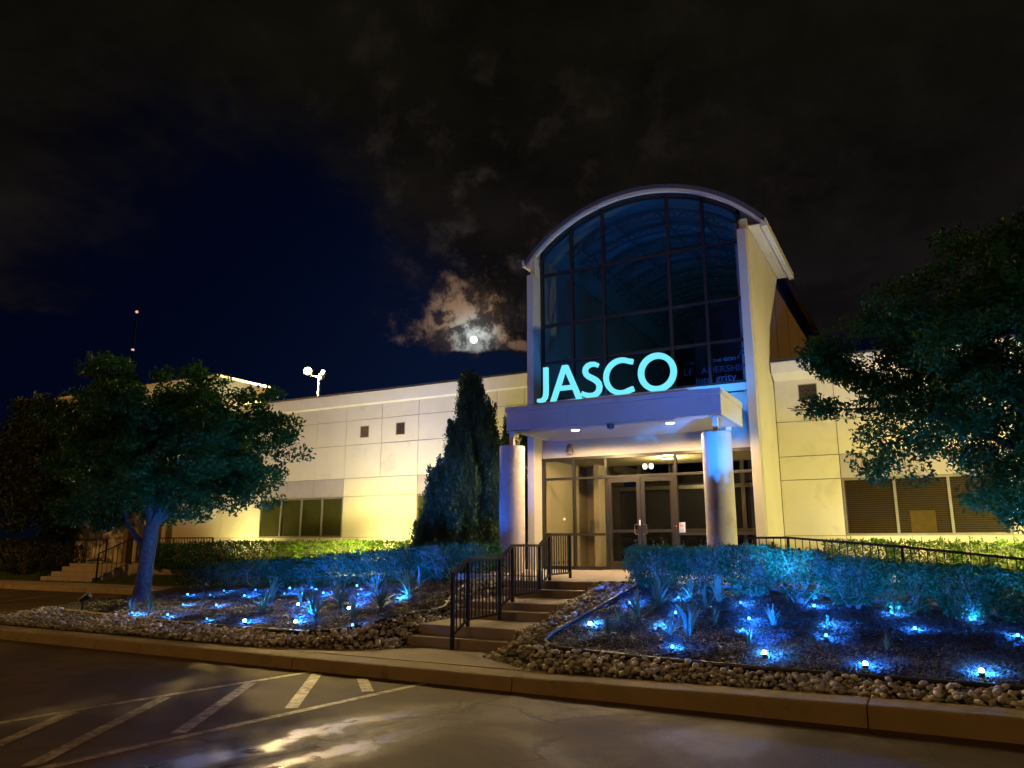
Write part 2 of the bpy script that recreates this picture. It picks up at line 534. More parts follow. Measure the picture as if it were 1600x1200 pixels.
# road with wet patches and tar seams
def road_material():
    m = bpy.data.materials.new('worn_concrete_road')
    m.use_nodes = True
    t = NT(m.node_tree)
    p = t.n['Principled BSDF']
    g = t.new('ShaderNodeNewGeometry')
    pos = g.outputs['Position']
    sep = t.new('ShaderNodeSeparateXYZ'); t.l.new(pos, sep.inputs[0])
    X, Y = sep.outputs[0], sep.outputs[1]
    big = t.noise(pos, 0.45, 5, 0.55, 0.8)
    mid = t.noise(pos, 2.2, 6, 0.6, 0.4)
    fine = t.noise(pos, 60, 4, 0.6)
    col = t.mix(t.mapr(big, 0.35, 0.65), (0.060, 0.036, 0.014, 1), (0.130, 0.080, 0.034, 1))
    col = t.mix(t.mapr(mid, 0.45, 0.75, 0, 0.6), col, (0.045, 0.037, 0.033, 1))
    grit = t.noise(pos, 140, 3, 0.7)
    col = t.mix(t.mapr(grit, 0.52, 0.68, 0, 0.55), col, (0.20, 0.16, 0.11, 1))
    col = t.mix(t.mapr(fine, 0.45, 0.7, 0, 0.45), col, (0.035, 0.025, 0.015, 1))
    oil = t.noise(pos, 0.9, 3, 0.5, 0.2)
    col = t.mix(t.mapr(oil, 0.62, 0.72, 0, 0.55), col, (0.030, 0.022, 0.014, 1))
    # drainage line running from the kerb joint towards the camera: x = -3.95 - 0.17*(7.85-y)
    wob = t.math('MULTIPLY', t.math('SUBTRACT', t.noise(pos, 1.1, 4, 0.6, 0.4), 0.5), 0.9)
    lin = t.math('ADD', t.math('SUBTRACT', X, t.math('ADD', -4.75, t.math('MULTIPLY', t.math('SUBTRACT', Y, 4.2), 0.20))), wob)
    crack = t.mapr(t.math('ABSOLUTE', lin), 0.02, 0.09, 1, 0)
    col = t.mix(t.math('MULTIPLY', crack, 0.6), col, (0.02, 0.017, 0.015, 1))
    # other thin cracks
    v = t.new('ShaderNodeTexVoronoi'); v.feature = 'DISTANCE_TO_EDGE'; v.inputs['Scale'].default_value = 0.32
    wv = t.new('ShaderNodeVectorMath', operation='ADD')
    t.l.new(pos, wv.inputs[0])
    nv = t.new('ShaderNodeTexNoise'); nv.inputs['Scale'].default_value = 1.2; nv.inputs['Detail'].default_value = 5; t.l.new(pos, nv.inputs['Vector'])
    t.l.new(nv.outputs['Color'], wv.inputs[1]); t.l.new(wv.outputs[0], v.inputs['Vector'])
    cr2 = t.math('MULTIPLY', t.mapr(v.outputs['Distance'], 0.002, 0.012, 0.7, 0), t.mapr(big, 0.45, 0.6))
    col = t.mix(cr2, col, (0.02, 0.017, 0.015, 1))
    t.l.new(col, p.inputs['Base Color'])
    # water film along the line, both sides of it
    band = t.math('MAXIMUM', t.mapr(t.math('ABSOLUTE', t.math('SUBTRACT', t.math('ABSOLUTE', lin), 0.30)), 0.05, 0.24, 1, 0), 0.35)
    band = t.math('MULTIPLY', band, t.mapr(t.math('ABSOLUTE', lin), 0.5, 0.8, 1, 0))
    ends = t.math('MULTIPLY', t.mapr(Y, 1.5, 3.0), t.mapr(Y, 5.4, 7.4, 1, 0))
    wn = t.noise(pos, 3.2, 5, 0.6, 0.5)
    wet = t.math('MULTIPLY', t.math('MULTIPLY', band, ends), t.mapr(wn, 0.30, 0.46), clamp=True)
    damp = t.mapr(big, 0.50, 0.62, 0.0, 0.18)
    rough = t.math('SUBTRACT', t.math('SUBTRACT', 0.74, t.math('MULTIPLY', wet, 0.46)), damp)
    t.l.new(t.math('MAXIMUM', rough, 0.12), p.inputs['Roughness'])
    p.inputs['Specular IOR Level'].default_value = 0.30
    b = t.new('ShaderNodeBump'); b.inputs['Strength'].default_value = 0.6; b.inputs['Distance'].default_value = 0.012
    hh = t.math('ADD', t.noise(pos, 45, 4, 0.6), t.math('MULTIPLY', t.math('MAXIMUM', crack, cr2), -0.8))
    t.l.new(t.math('MULTIPLY', hh, t.math('SUBTRACT', 1.0, t.math('MULTIPLY', wet, 0.6))), b.inputs['Height'])
    t.l.new(b.outputs[0], p.inputs['Normal'])
    return m


ROAD = road_material()


def stripe_material():
    m = bpy.data.materials.new('worn_road_paint')
    m.use_nodes = True
    t = NT(m.node_tree)
    p = t.n['Principled BSDF']
    g = t.new('ShaderNodeNewGeometry')
    n = t.noise(g.outputs['Position'], 9, 7, 0.7, 0.3)
    big = t.noise(g.outputs['Position'], 1.3, 3, 0.5)
    f = t.mapr(t.math('ADD', n, t.math('MULTIPLY', big, 0.35)), 0.52, 0.78)
    t.l.new(t.mix(f, (0.50, 0.42, 0.28, 1), (0.16, 0.12, 0.08, 1)), p.inputs['Base Color'])
    p.inputs['Roughness'].default_value = 0.6
    return m


PAINT = stripe_material()


# ------------------------------------------------------------------ terrain
def road_z(x, y):
    return max(0.0, 0.02 * (y - 8)) if x < -16 else 0.0


def T(x, y):
    z1 = float(np.interp(x, [-17, -12, -9, -7.2, -4.5, -2, 1, 4], [.40, .55, .75, .93, .93, .8, .58, .45]))
    t = min(max((y - 8.3) / 3.9, 0), 1)
    z = .16 + (z1 - .16) * t ** .9
    if y > 12.2:
        z = z1 + (.85 - z1) * min((y - 12.2) / 4.3, 1)
    # the ground dips to meet the stairs and the apron in front of them
    if -9 < x < -3.5 and y < 13:
        xl = float(np.interp(y, [8.29, 8.54, 8.8, 9.12, 9.5], [-8.4, -7.6, -6.98, -6.84, -6.86]))
        xr = float(np.interp(y, [8.29, 8.95, 9.5], [-4.25, -5.2, -5.2]))
        d = max(xl - x, x - xr, 0.0)
        if d < 0.5:
            hs = float(np.interp(y, [8.29, 9.42, 9.75, 10.75, 11.1, 12.05, 12.4, 13], [.135, .15, .34, .42, .60, .69, .90, .93]))
            f = d / 0.5; f = f * f * (3 - 2 * f)
            z = min(z, hs + (z - hs) * f)
    return z


def grid(name, x0, x1, y0, y1, step, zf, m, kind='structure', parent=None, keep=None):
    nx = max(2, int(round((x1 - x0) / step)) + 1)
    ny = max(2, int(round((y1 - y0) / step)) + 1)
    xs = np.linspace(x0, x1, nx); ys = np.linspace(y0, y1, ny)
    vs = [(x, y, zf(x, y)) for y in ys for x in xs]
    fs = []
    for j in range(ny - 1):
        for i in range(nx - 1):
            if keep and not keep((xs[i] + xs[i + 1]) / 2, (ys[j] + ys[j + 1]) / 2): continue
            a = j * nx + i
            fs.append((a, a + 1, a + 1 + nx, a + nx))
    o = np_mesh(name, vs, fs, m, parent, kind, smooth=True)
    return o


def inside(poly, x, y):
    c = False
    n = len(poly)
    for i in range(n):
        x1, y1 = poly[i]; x2, y2 = poly[(i + 1) % n]
        if (y1 > y) != (y2 > y) and x < (x2 - x1) * (y - y1) / (y2 - y1) + x1:
            c = not c
    return c


# ground reaching the horizon, and the car park sheet on it
gm = MB(); gm.v += [(-900, -900, -0.08), (900, -900, -0.08), (900, 1500, -0.08), (-900, 1500, -0.08)]; gm.f.append((0, 1, 2, 3))
structure(gm.build('ground', mat('dark_ground', (0.045, 0.042, 0.036), 0.95, var=0.3, vscale=0.5)))
grid('road', -60, 30, -25, 45, 1.0, lambda x, y: max(0.0, min(0.02 * (y - 8), 0.24)) if x < -15.9 else 0.0, ROAD)

# painted hatching
sm = MB()


def stripe(p, q, w):
    p = Vector((p[0], p[1], 0.004)); q = Vector((q[0], q[1], 0.004))
    n = Vector((-(q - p).y, (q - p).x, 0)).normalized() * w / 2
    b = len(sm.v)
    sm.v.extend([tuple(p + n), tuple(p - n), tuple(q - n), tuple(q + n)])
    sm.f.append((b, b + 1, b + 2, b + 3))


stripe((-7.08, 7.95), (-7.55, 4.9), 0.10); stripe((-7.55, 4.9), (-7.85, 2.6), 0.10)
stripe((-5.36, 7.80), (-5.76, 4.4), 0.10); stripe((-5.76, 4.4), (-5.98, 2.2), 0.10)
sm2 = sm
for p, q in (((-7.00, 7.80), (-5.68, 5.95)), ((-6.26, 7.75), (-5.55, 7.00)), ((-7.20, 6.90), (-5.80, 4.73)), ((-7.35, 5.86), (-5.92, 3.55)), ((-7.52, 4.95), (-6.02, 2.6))):
    d = (Vector(q) - Vector(p)).normalized() * 0.08
    stripe((p[0] + d.x, p[1] + d.y), (q[0] - d.x, q[1] - d.y), 0.13)
# lift the diagonals clear of the long lines
for i in range(16, len(sm.v)):
    x, y, z = sm.v[i]; sm.v[i] = (x, y, 0.008)
structure(sm.build('parking_markings', PAINT))
rm = MB()
sm = rm
for k in range(5):
    x = -20.5 - 2.8 * k
    b = len(rm.v)
    zf = lambda y: 0.02 * (y - 8) + 0.006
    rm.v += [(x, 14.8, zf(14.8)), (x + 0.1, 14.8, zf(14.8)), (x + 0.1 + 2.0, 10.2, zf(10.2)), (x + 2.0, 10.2, zf(10.2))]
    rm.f.append((b, b + 1, b + 2, b + 3))
structure(rm.build('rear_parking_markings', PAINT))

# mulch beds, lawn, subsoil under the pebbles
APRON = [(-8.2, 8.2), (-4.25, 8.2), (-5.28, 8.95), (-5.28, 9.6), (-6.78, 9.6), (-6.66, 9.12), (-6.85, 8.8), (-7.6, 8.54)]
STAIR = lambda x, y: -6.95 < x < -5.15 and 9.4 < y < 12.5
subs = grid('planting_soil', -16.6, 14, 8.285, 12.6, 0.1, lambda x, y: T(x, y) - 0.02 , mat('bed_soil', (0.06, 0.05, 0.04), 0.95, var=0.3, vscale=20, bump=0.8, bscale=50), keep=lambda x, y: not (inside(APRON, x, y) or (-6.82 < x < -5.24 and y > 9.3)))
EDGE_L = [(-16.25, 9.9), (-15.21, 9.55), (-11.76, 9.09), (-9.22, 8.88), (-8.3, 8.84), (-7.75, 8.97), (-7.42, 9.3), (-7.18, 10.03), (-7.07, 10.82), (-7.35, 12.0), (-8.3, 13.15)]
EDGE_R = [(-4.15, 12.45), (-4.2, 11.87), (-4.39, 10.01), (-4.46, 9.4), (-4.44, 9.15), (-4.33, 8.98), (-4.10, 8.88), (-3.06, 8.79), (-1.63, 8.76), (-0.42, 8.80), (0.64, 8.83), (14, 8.9)]
POLY_L = EDGE_L + [(-16.6, 13.2), (-16.5, 11)]
POLY_R = EDGE_R + [(14, 12.45)]


def wavy(x, y):
    return 0.012 * math.sin(x * 7.3 + y * 3.1) + 0.010 * math.sin(x * 3.7 - y * 9.1)


mb_l = grid('mulch_bed', -16.6, -6.9, 8.6, 13.2, 0.08, lambda x, y: T(x, y) + 0.02 + wavy(x, y), MULCH, keep=lambda x, y: inside(POLY_L, x, y))
mb_r = grid('mulch_bed', -4.6, 14, 8.6, 12.5, 0.08, lambda x, y: T(x, y) + 0.02 + wavy(x, y), MULCH, keep=lambda x, y: inside(POLY_R, x, y))


def edging(pts, lab):
    m = MB()
    dense = []
    for a, b in zip(pts, pts[1:]):
        n = max(1, int(math.dist(a, b) / 0.25))
        for i in range(n):
            dense.append((a[0] + (b[0] - a[0]) * i / n, a[1] + (b[1] - a[1]) * i / n))
    dense.append(pts[-1])
    m.tube([(x, y, T(x, y) + 0.055) for x, y in dense], 0.024, 6)
    m2 = m
    for a, b in zip(dense, dense[1:]):
        o = len(m.v)
        m.v += [(a[0], a[1], T(*a) - 0.03), (b[0], b[1], T(*b) - 0.03), (b[0], b[1], T(*b) + 0.05), (a[0], a[1], T(*a) + 0.05)]
        m.f.append((o, o + 1, o + 2, o + 3))
    o = m.build('bed_edging', EDGEM, smooth=True)
    o['label'] = lab; o['category'] = 'garden edging'; o['group'] = 'black edging strips round the mulch beds'
    return o


edging(EDGE_L[1:], 'black plastic edging strip round the mulch bed with the big tree, left of the stairs')
edging(EDGE_R, 'black plastic edging strip round the mulch bed right of the stairs')


# mulch chips: loose flakes nobody could count
def chips(name, poly, bbox, n, seed):
    rng = np.random.default_rng(seed)
    pts = []
    while len(pts) < n:
        x = rng.uniform(bbox[0], bbox[1]); y = rng.uniform(bbox[2], bbox[3])
        if inside(poly, x, y): pts.append((x, y))
    P = np.array([(x, y, T(x, y) + 0.026 + wavy(x, y)) for x, y in pts])
    L = rng.uniform(0.012, 0.034, n)[:, None]; W = rng.uniform(0.005, 0.012, n)[:, None]
    th = rng.uniform(0, 2 * np.pi, n)
    a = np.stack([np.cos(th), np.sin(th), rng.normal(0, 0.45, n)], 1)
    b = np.stack([-np.sin(th), np.cos(th), rng.normal(0, 0.45, n)], 1)
    c = np.cross(a, b); c /= np.linalg.norm(c, axis=1)[:, None]
    v = np.stack([P - a * L, P + b * W + c * 0.002, P + a * L, P - b * W, P + c * W * 0.9], 1).reshape(-1, 3)
    i = np.arange(n)[:, None] * 5
    f = np.concatenate([i + np.array([[0, 4, 1]]), i + np.array([[1, 4, 2]]), i + np.array([[2, 4, 3]]), i + np.array([[3, 4, 0]])], 0)
    return np_mesh(name, v, f, CHIP, kind='stuff', k=3)


chips('mulch_chips', POLY_L, (-16.6, -6.9, 8.7, 13.2), 45000, 3)
chips('mulch_chips', [p for p in EDGE_R[:-1]] + [(3.2, 8.86), (3.2, 12.45)], (-4.6, 3.2, 8.7, 12.45), 65000, 4)

# ------------------------------------------------------------------ kerbs and pavement
kerb = bpy.data.objects.new('kerb', None); COL.objects.link(kerb); structure(kerb)


def kerb_top(x):
    return float(np.interp(x, [-5, -4.2, -0.65, 1, 6], [0.15, 0.15, 0.19, 0.205, 0.22]))


def kerb_seg(x0, x1):
    z0, z1 = kerb_top(x0), kerb_top(x1)
    m = MB()
    o = len(m.v)
    prof = lambda z: [(7.83, -0.05), (7.86, z - 0.02), (7.885, z - 0.004), (7.91, z), (8.28, z), (8.28, -0.05)]
    n = 6
    for x, z in ((x0, z0), (x1, z1)):
        for y, zz in prof(z): m.v.append((x, y, zz))
    m.f.append(tuple(range(n))); m.f.append(tuple(n + i for i in reversed(range(n))))
    for i in range(n):
        j = (i + 1) % n
        m.f.append((i, n + i, n + j, j))
    m.build('kerbstone', KERB, kerb, smooth=True)


kx = [14, 10.5, 7.2, 3.4, -0.63, -4.23, -7.5, -10.6, -13.4, -15.6]
for b, a in zip(kx, kx[1:]):
    kerb_seg(a + 0.006, b - 0.006)
# curved end of the island and its back edge
m = MB()
arc = [(-15.61 - 1.35 * math.sin(t), 9.21 - 1.35 * math.cos(t)) for t in np.linspace(0, math.pi / 2, 9)] + [(-16.96, 15.0)]
for (xa, ya), (xb, yb) in zip(arc, arc[1:]):
    o = len(m.v)
    def inn(x, y, k): return (x + (k * math.sin(min(max((-15.61 - x) / 1.35, 0), 1) * math.pi / 2)), y + k * math.cos(min(max((-15.61 - x) / 1.35, 0), 1) * math.pi / 2))
    za, zb = 0.15 + max(0, .02 * (ya - 8)), 0.15 + max(0, .02 * (yb - 8))
    for (x, y, z) in ((xa, ya, za), (xb, yb, zb)):
        i2 = inn(x, y, 0.45)
        m.v += [(x, y, -0.05), (x, y, z - 0.02), inn(x, y, 0.03) + (z,), i2 + (z,), i2 + (-0.05,)]
    for i in range(4):
        m.f.append((o + i, o + 5 + i, o + 6 + i, o + i + 1))
    m.f.append((o, o + 4, o + 9, o + 5))
m.build('kerbstone', KERB, kerb)

# concrete apron between kerb and stairs
m = MB(); m.prism([(-8.6, 8.285), (-3.98, 8.285), (-5.14, 9.02), (-5.2, 9.5), (-6.88, 9.5), (-6.75, 9.15), (-6.9, 8.88), (-7.6, 8.62)], 'z', 0.0, 0.158)
structure(m.build('pavement', CONC))

# rear pavement, lawn and kerb of the side lot
m = MB()
for k in range(9):
    x1 = -16.99 - 3.3 * k
    m2 = MB().box(x1 - 3.29, x1, 15.0, 15.22, 0.0, 0.285)
    m2.build('kerbstone', KERB, kerb, bevel=0.012)
rp = bpy.data.objects.new('rear_pavement', None); COL.objects.link(rp); structure(rp)
for k in range(14):
    x1 = -16.2 - 2.0 * k
    MB().box(x1 - 1.99, x1, 15.225, 16.55, 0.05, 0.30).build('paving_slab', CONC, rp)
MB().box(-16.99, -12.2, 13.9, 15.19, 0.05, 0.36).build('paving_slab', CONC, rp)


def lawn_z(x, y):
    t = min(max((y - 16.4) / 2.0, 0), 1)
    return 0.29 + t * 0.5 * (1 if x > -24.4 or x < -28.6 else 0.3)


grid('lawn_soil', -48, -8.9, 16.4, 19.3, 0.3, lawn_z, LAWN)
grid('lawn_soil', -17, -7.0, 13.1, 17.8, 0.3, lambda x, y: T(x, y) - 0.02, LAWN)
grid('lawn_soil', -2.3, 14, 14.5, 19.3, 0.3, lambda x, y: T(x, max(y, 14.5)) * 0.9, LAWN)


def grass(name, x0, x1, y0, y1, n, zf, h, seed):
    rng = np.random.default_rng(seed)
    x = rng.uniform(x0, x1, n); y = rng.uniform(y0, y1, n)
    z = np.array([zf(a, b) for a, b in zip(x, y)]) - 0.005
    P = np.stack([x, y, z], 1)
    th = rng.uniform(0, 2 * np.pi, n)
    w = np.stack([np.cos(th), np.sin(th), 0 * th], 1) * 0.006
    tip = P + np.stack([rng.normal(0, .02, n), rng.normal(0, .02, n), rng.uniform(.5, 1.2, n) * h], 1)
    v = np.stack([P - w, P + w, tip], 1).reshape(-1, 3)
    f = np.arange(n * 3).reshape(-1, 3)
    return np_mesh(name, v, f, GRASS, kind='stuff', k=3)


grass('grass', -40, -17.0, 16.56, 18.9, 60000, lawn_z, 0.07, 11)
grass('grass', -17, -14.0, 15.3, 16.9, 8000, lambda x, y: T(x, y) - 0.02, 0.08, 12)

# ------------------------------------------------------------------ river stones
stone_meshes = []
for i in range(8):
    rng = random.Random(100 + i)
    bm = bmesh.new()
    bmesh.ops.create_icosphere(bm, subdivisions=1 if i >= 8 else 1, radius=1.0)
    for v in bm.verts:
        v.co *= 1 + rng.uniform(-0.10, 0.10)
        v.co.x *= 1.0; v.co.y *= 0.72 + 0.08 * (i % 3); v.co.z *= 0.42 + 0.06 * (i % 4)
    me = bpy.data.meshes.new('stone'); bm.to_mesh(me); bm.free()
    me.polygons.foreach_set('use_smooth', [True] * len(me.polygons))
    me.materials.append(STONE)
    stone_meshes.append(me)
st_np = []
for me in stone_meshes:
    v = np.empty(len(me.vertices) * 3, dtype=np.float32); me.vertices.foreach_get('co', v)
    f = np.empty(len(me.loops), dtype=np.int32); me.loops.foreach_get('vertex_index', f)
    st_np.append((v.reshape(-1, 3), f.reshape(-1, 3)))


def stones(root_name, lab_regions, seed, rad=(0.034, 0.062), top=300):
    """lab_regions: polygons filled with stones"""
    rng = random.Random(seed)
    root = bpy.data.objects.new(root_name, None); COL.objects.link(root); structure(root)
    pts = []
    cell = {}
    for poly, dens in lab_regions:
        xs = [p[0] for p in poly]; ys = [p[1] for p in poly]
        area = (max(xs) - min(xs)) * (max(ys) - min(ys))
        for _ in range(int(area * dens)):
            x = rng.uniform(min(xs), max(xs)); y = rng.uniform(min(ys), max(ys))
            if not inside(poly, x, y): continue
            r = (rad[0] + (rad[1] - rad[0]) * rng.random() ** 1.5) * (1.3 if rng.random() < 0.07 else 1)
            ok = True
            lay = 0
            ck = (int(x // 0.15), int(y // 0.15))
            for a in (-1, 0, 1):
                for b in (-1, 0, 1):
                    for (px, py, pr, pl) in cell.get((ck[0] + a, ck[1] + b), ()):
                        d = math.hypot(px - x, py - y)
                        if d < (pr + r) * 0.62:
                            if pl == 0 and d > (pr + r) * 0.30: lay = 1
                            else: ok = False
            if not ok: continue
            cell.setdefault(ck, []).append((x, y, r, lay))
            pts.append((x, y, r, lay))
    pts.sort(key=lambda p: -p[2] / math.hypot(p[0], p[1]) ** 1.0 * (1 if p[3] else 0.9))
    V = []; F = []; off = 0
    for i, (x, y, r, lay) in enumerate(pts):
        z = T(x, y) + r * 0.35 + lay * r * 0.75
        k = rng.randrange(8)
        rot = Matrix.Rotation(rng.uniform(0, 6.28), 4, 'Z') @ Matrix.Rotation(rng.gauss(0, 0.35), 4, 'X') @ Matrix.Rotation(rng.gauss(0, 0.3), 4, 'Y')
        s = (r, r * rng.uniform(0.8, 1.15), r * rng.uniform(0.85, 1.2))
        M = Matrix.Translation((x, y, z)) @ rot @ Matrix.Diagonal((*s, 1))
        if i < top:
            o = bpy.data.objects.new('stone', stone_meshes[k]); COL.objects.link(o)
            o.parent = root; o.matrix_local = M
        else:
            v, f = st_np[k]
            Mn = np.array(M)
            V.append(v @ Mn[:3, :3].T + Mn[:3, 3]); F.append(f + off); off += len(v)
    if V:
        np_mesh('small_stones', np.concatenate(V), np.concatenate(F), STONE, root, 'stuff', smooth=True, k=3)
    return root


stones('pebble_strip', [
    ([(-5.22, 9.02), (-5.22, 8.93), (-4.25, 8.29), (14, 8.29), (14, 8.88), (0.64, 8.81), (-1.63, 8.74), (-3.06, 8.77), (-4.10, 8.86), (-4.45, 9.08), (-4.48, 9.4), (-4.41, 10.01), (-4.22, 11.9), (-4.25, 12.4), (-5.14, 12.4), (-5.2, 9.5)], 1250)], 21, rad=(0.026, 0.056))
stones('pebble_strip', [
    ([(-16.2, 8.75), (-15.6, 8.32), (-8.4, 8.32), (-7.6, 8.56), (-6.95, 8.82), (-6.82, 9.12), (-6.88, 9.5), (-6.9, 12.4), (-7.4, 12.1), (-7.10, 10.82), (-7.2, 10.03), (-7.45, 9.28), (-7.78, 8.95), (-8.3, 8.82), (-9.22, 8.86), (-11.76, 9.07), (-15.21, 9.52), (-16.2, 9.8)], 1150),
    ([(-6.9, 12.3), (-6.92, 13.85), (-8.8, 13.85), (-8.35, 13.15), (-7.4, 12.1)], 700)], 22, rad=(0.026, 0.054))

# ------------------------------------------------------------------ stairs and entrance platform
steps = bpy.data.objects.new('entrance_stairs', None); COL.objects.link(steps); structure(steps)
XS0, XS1 = -6.86, -5.2


def step(y0, z0a, z0b, y1, bottom=0.0):
    m = MB()
    m.prism([(y0, bottom), (y0, z0a), (y1, z0b), (y1, bottom)], 'x', XS0, XS1)
    m.build('step', CONC, steps, bevel=0.012)


step(9.50, 0.29, 0.29, 9.775)
step(9.78, 0.43, 0.44, 10.795)
step(10.80, 0.565, 0.565, 11.095)
step(11.10, 0.68, 0.70, 12.095)
step(12.10, 0.83, 0.83, 12.395)
m = MB(); m.prism([(12.40, 0.3), (12.40, 0.965), (17.44, 1.0), (17.44, 0.3)], 'x', -6.86, -4.2)
m.build('landing', CONC, steps, bevel=0.012)
m = MB(); m.prism([(12.60, 0.3), (12.60, 0.962), (17.44, 0.998), (17.44, 0.3)], 'x', -4.195, -2.3)
m.build('landing', CONC, steps, bevel=0.012)
m = MB(); m.box(-8.9, -6.865, 13.9, 17.44, 0.3, 0.985); m.build('landing', CONC, steps, bevel=0.012)
# ramp walk leading right
m = MB(); o = 0
m.v += [(-2.295, 12.6, 0.2), (6, 12.6, 0.0), (6, 14.4, 0.0), (-2.295, 14.4, 0.2), (-2.295, 12.6, 0.95), (6, 12.6, 0.22), (6, 14.4, 0.22), (-2.295, 14.4, 0.95)]
m.f += [(0, 1, 2, 3), (4, 5, 6, 7), (0, 1, 5, 4), (1, 2, 6, 5), (2, 3, 7, 6), (3, 0, 4, 7)]
structure(m.build('ramp_walk', CONC))

# ------------------------------------------------------------------ railings
def post(root, x, y, z0, z1, w=0.045):
    MB().box(x - w / 2, x + w / 2, y - w / 2, y + w / 2, z0, z1).build('post', STEEL, root)


def rail_run(root, p, q, posts=True, bal=0.115, bz=None, knob=False):
    """p,q: (x,y,ztop,zfoot) ; top rail, bottom rail and balusters between"""
    P = Vector(p[:3]); Q = Vector(q[:3])
    MB().bar(P, Q, 0.045, 0.04).build('top_rail', STEEL, root)
    b0 = Vector((p[0], p[1], p[3])); b1 = Vector((q[0], q[1], q[3]))
    MB().bar(b0, b1, 0.03, 0.03).build('bottom_rail', STEEL, root)
    L = math.dist(p[:2], q[:2])
    n = max(1, int(round(L / bal)))
    for i in range(1, n):
        t = i / n
        a = b0.lerp(b1, t); c = P.lerp(Q, t)
        m = MB().box(a.x - 0.0075, a.x + 0.0075, a.y - 0.0075, a.y + 0.0075, a.z, c.z)
        if knob and i % 2 == 0:
            zc = a.z + (c.z - a.z) * 0.28
            m.lathe(a.x, a.y, [(0.004, zc - 0.04), (0.018, zc - 0.015), (0.018, zc + 0.015), (0.004, zc + 0.04)], 6)
        m.build('baluster', STEEL, root)


rl = thing('stair_railing', (-6.0, 9.38, 0.15), 'dark steel stair railing stepping up the middle of the entrance stairs', 'railing')
X = -6.0
pts = [(9.38, 0.155, 1.18), (9.79, 0.43, 1.38), (10.74, 0.44, 1.38), (11.16, 0.685, 1.575), (12.16, 0.70, 1.575), (12.56, 0.966, 1.775), (13.46, 0.972, 1.78)]
for y, z0, z1 in pts: post(rl, X, y, z0, z1)
for (ya, za, ta), (yb, zb, tb) in zip(pts, pts[1:]):
    rail_run(rl, (X, ya, ta, za + (0.20 if zb - za > .2 or za < .2 else 0.10)), (X, yb, tb, zb + 0.10), bal=0.105, knob=(yb > 12.3))

rr = thing('ramp_railing', (-2.75, 14.46, 0.95), 'black railing sloping down along the ramp behind the blue-lit hedge, right of the entrance', 'railing')
rp_ = [(-2.95, 14.46, 1.71, 0.97), (-2.2, 14.46, 1.71, 0.93), (-0.4, 14.46, 1.555, 0.77), (1.3, 14.46, 1.365, 0.60), (3.2, 14.46, 1.16, 0.44)]
for p in rp_: post(rr, p[0], p[1], p[3] - 0.12, p[2])
for p, q in zip(rp_, rp_[1:]): rail_run(rr, p, q, bal=0.12)

# side entrance far left: steps, porch, railings
side = thing('side_porch', (-26, 18, 0.3), 'concrete side porch with three steps behind the big tree, far left', 'porch')
for i, (y0, y1) in enumerate(((16.65, 16.94), (16.95, 17.24), (17.25, 17.54))):
    MB().box(-28.2 + i * 0.12, -25.2 + i * 0.12, y0, y1, 0.2, 0.30 + 0.165 * (i + 1)).build('step', CONC, side, bevel=0.012)
m = MB(); m.box(-28.0, -20.6, 17.55, 19.3, 0.2, 0.90); m.build('landing', CONC, side)
sr = thing('porch_railing', (-25.1, 16.7, 0.3), 'dark railing right of the side porch steps, running on behind the tree trunk', 'railing')
q = [(-25.15, 16.75, 1.28, 0.42), (-24.75, 17.7, 1.80, 0.98), (-22.6, 17.7, 1.80, 0.98), (-20.7, 17.7, 1.80, 0.98)]
for p in q: post(sr, p[0], p[1], 0.3 if p[1] < 17 else 0.9, p[2])
for a, b in zip(q, q[1:]): rail_run(sr, a, b, bal=0.14)
sl = thing('porch_railing', (-28.4, 16.7, 0.3), 'dark railing on the left side of the side porch steps, by the low dark bushes', 'railing')
q = [(-28.4, 16.75, 1.0, 0.42), (-28.1, 17.7, 1.75, 0.98), (-28.1, 19.0, 1.75, 0.98)]
for p in q: post(sl, p[0], p[1], 0.3 if p[1] < 17 else 0.9, p[2])
for a, b in zip(q, q[1:]): rail_run(sl, a, b, bal=0.14)

# ------------------------------------------------------------------ the building
BX = thing('office_building', (-6, 19.5, 1.0), 'cream two-storey office building with arched glass entrance tower and flat wings', 'building')


def part(name, m, mt, parent=BX, **k):
    return m.build(name, mt, parent, **k)


WY = 19.4
# backing walls (joint colour shows between panels)
part('wing_wall', MB().box(-29.9, -8.72, WY + 0.04, 24, 0.2, 6.1), JOINT)
part('wing_wall', MB().box(-3.02, 14, WY + 0.04, 24, 0.2, 5.6).box(14, 14.2, WY, 24, .2, 5.6), JOINT)


def panels(x_edges, z_edges, holes, m_of):
    """lay rectangular wall panels, leaving recessed joints and cutting openings (x0,x1,z0,z1)"""
    for x0, x1 in zip(x_edges, x_edges[1:]):
        for z0, z1 in zip(z_edges, z_edges[1:]):
            rects = [(x0, x1, z0, z1)]
            for h in holes:
                nr = []
                for a, b, c, d in rects:
                    if h[1] <= a + 1e-6 or h[0] >= b - 1e-6 or h[3] <= c + 1e-6 or h[2] >= d - 1e-6:
                        nr.append((a, b, c, d)); continue
                    if c < h[2]: nr.append((a, b, c, h[2]))
                    if h[3] < d: nr.append((a, b, h[3], d))
                    if a < h[0]: nr.append((a, h[0], max(c, h[2]), min(d, h[3])))
                    if h[1] < b: nr.append((h[1], b, max(c, h[2]), min(d, h[3])))
                rects = nr
            if not rects: continue
            mm = MB()
            g = 0.009
            for a, b, c, d in rects:
                a2 = a + (g if abs(a - x0) < 1e-6 else 0); b2 = b - (g if abs(b - x1) < 1e-6 else 0)
                c2 = c + (g if abs(c - z0) < 1e-6 else 0); d2 = d - (g if abs(d - z1) < 1e-6 else 0)
                mm.box(a2, b2, WY, WY + 0.038, c2, d2)
            part('wall_panel', mm, m_of(x0, x1, z0, z1))


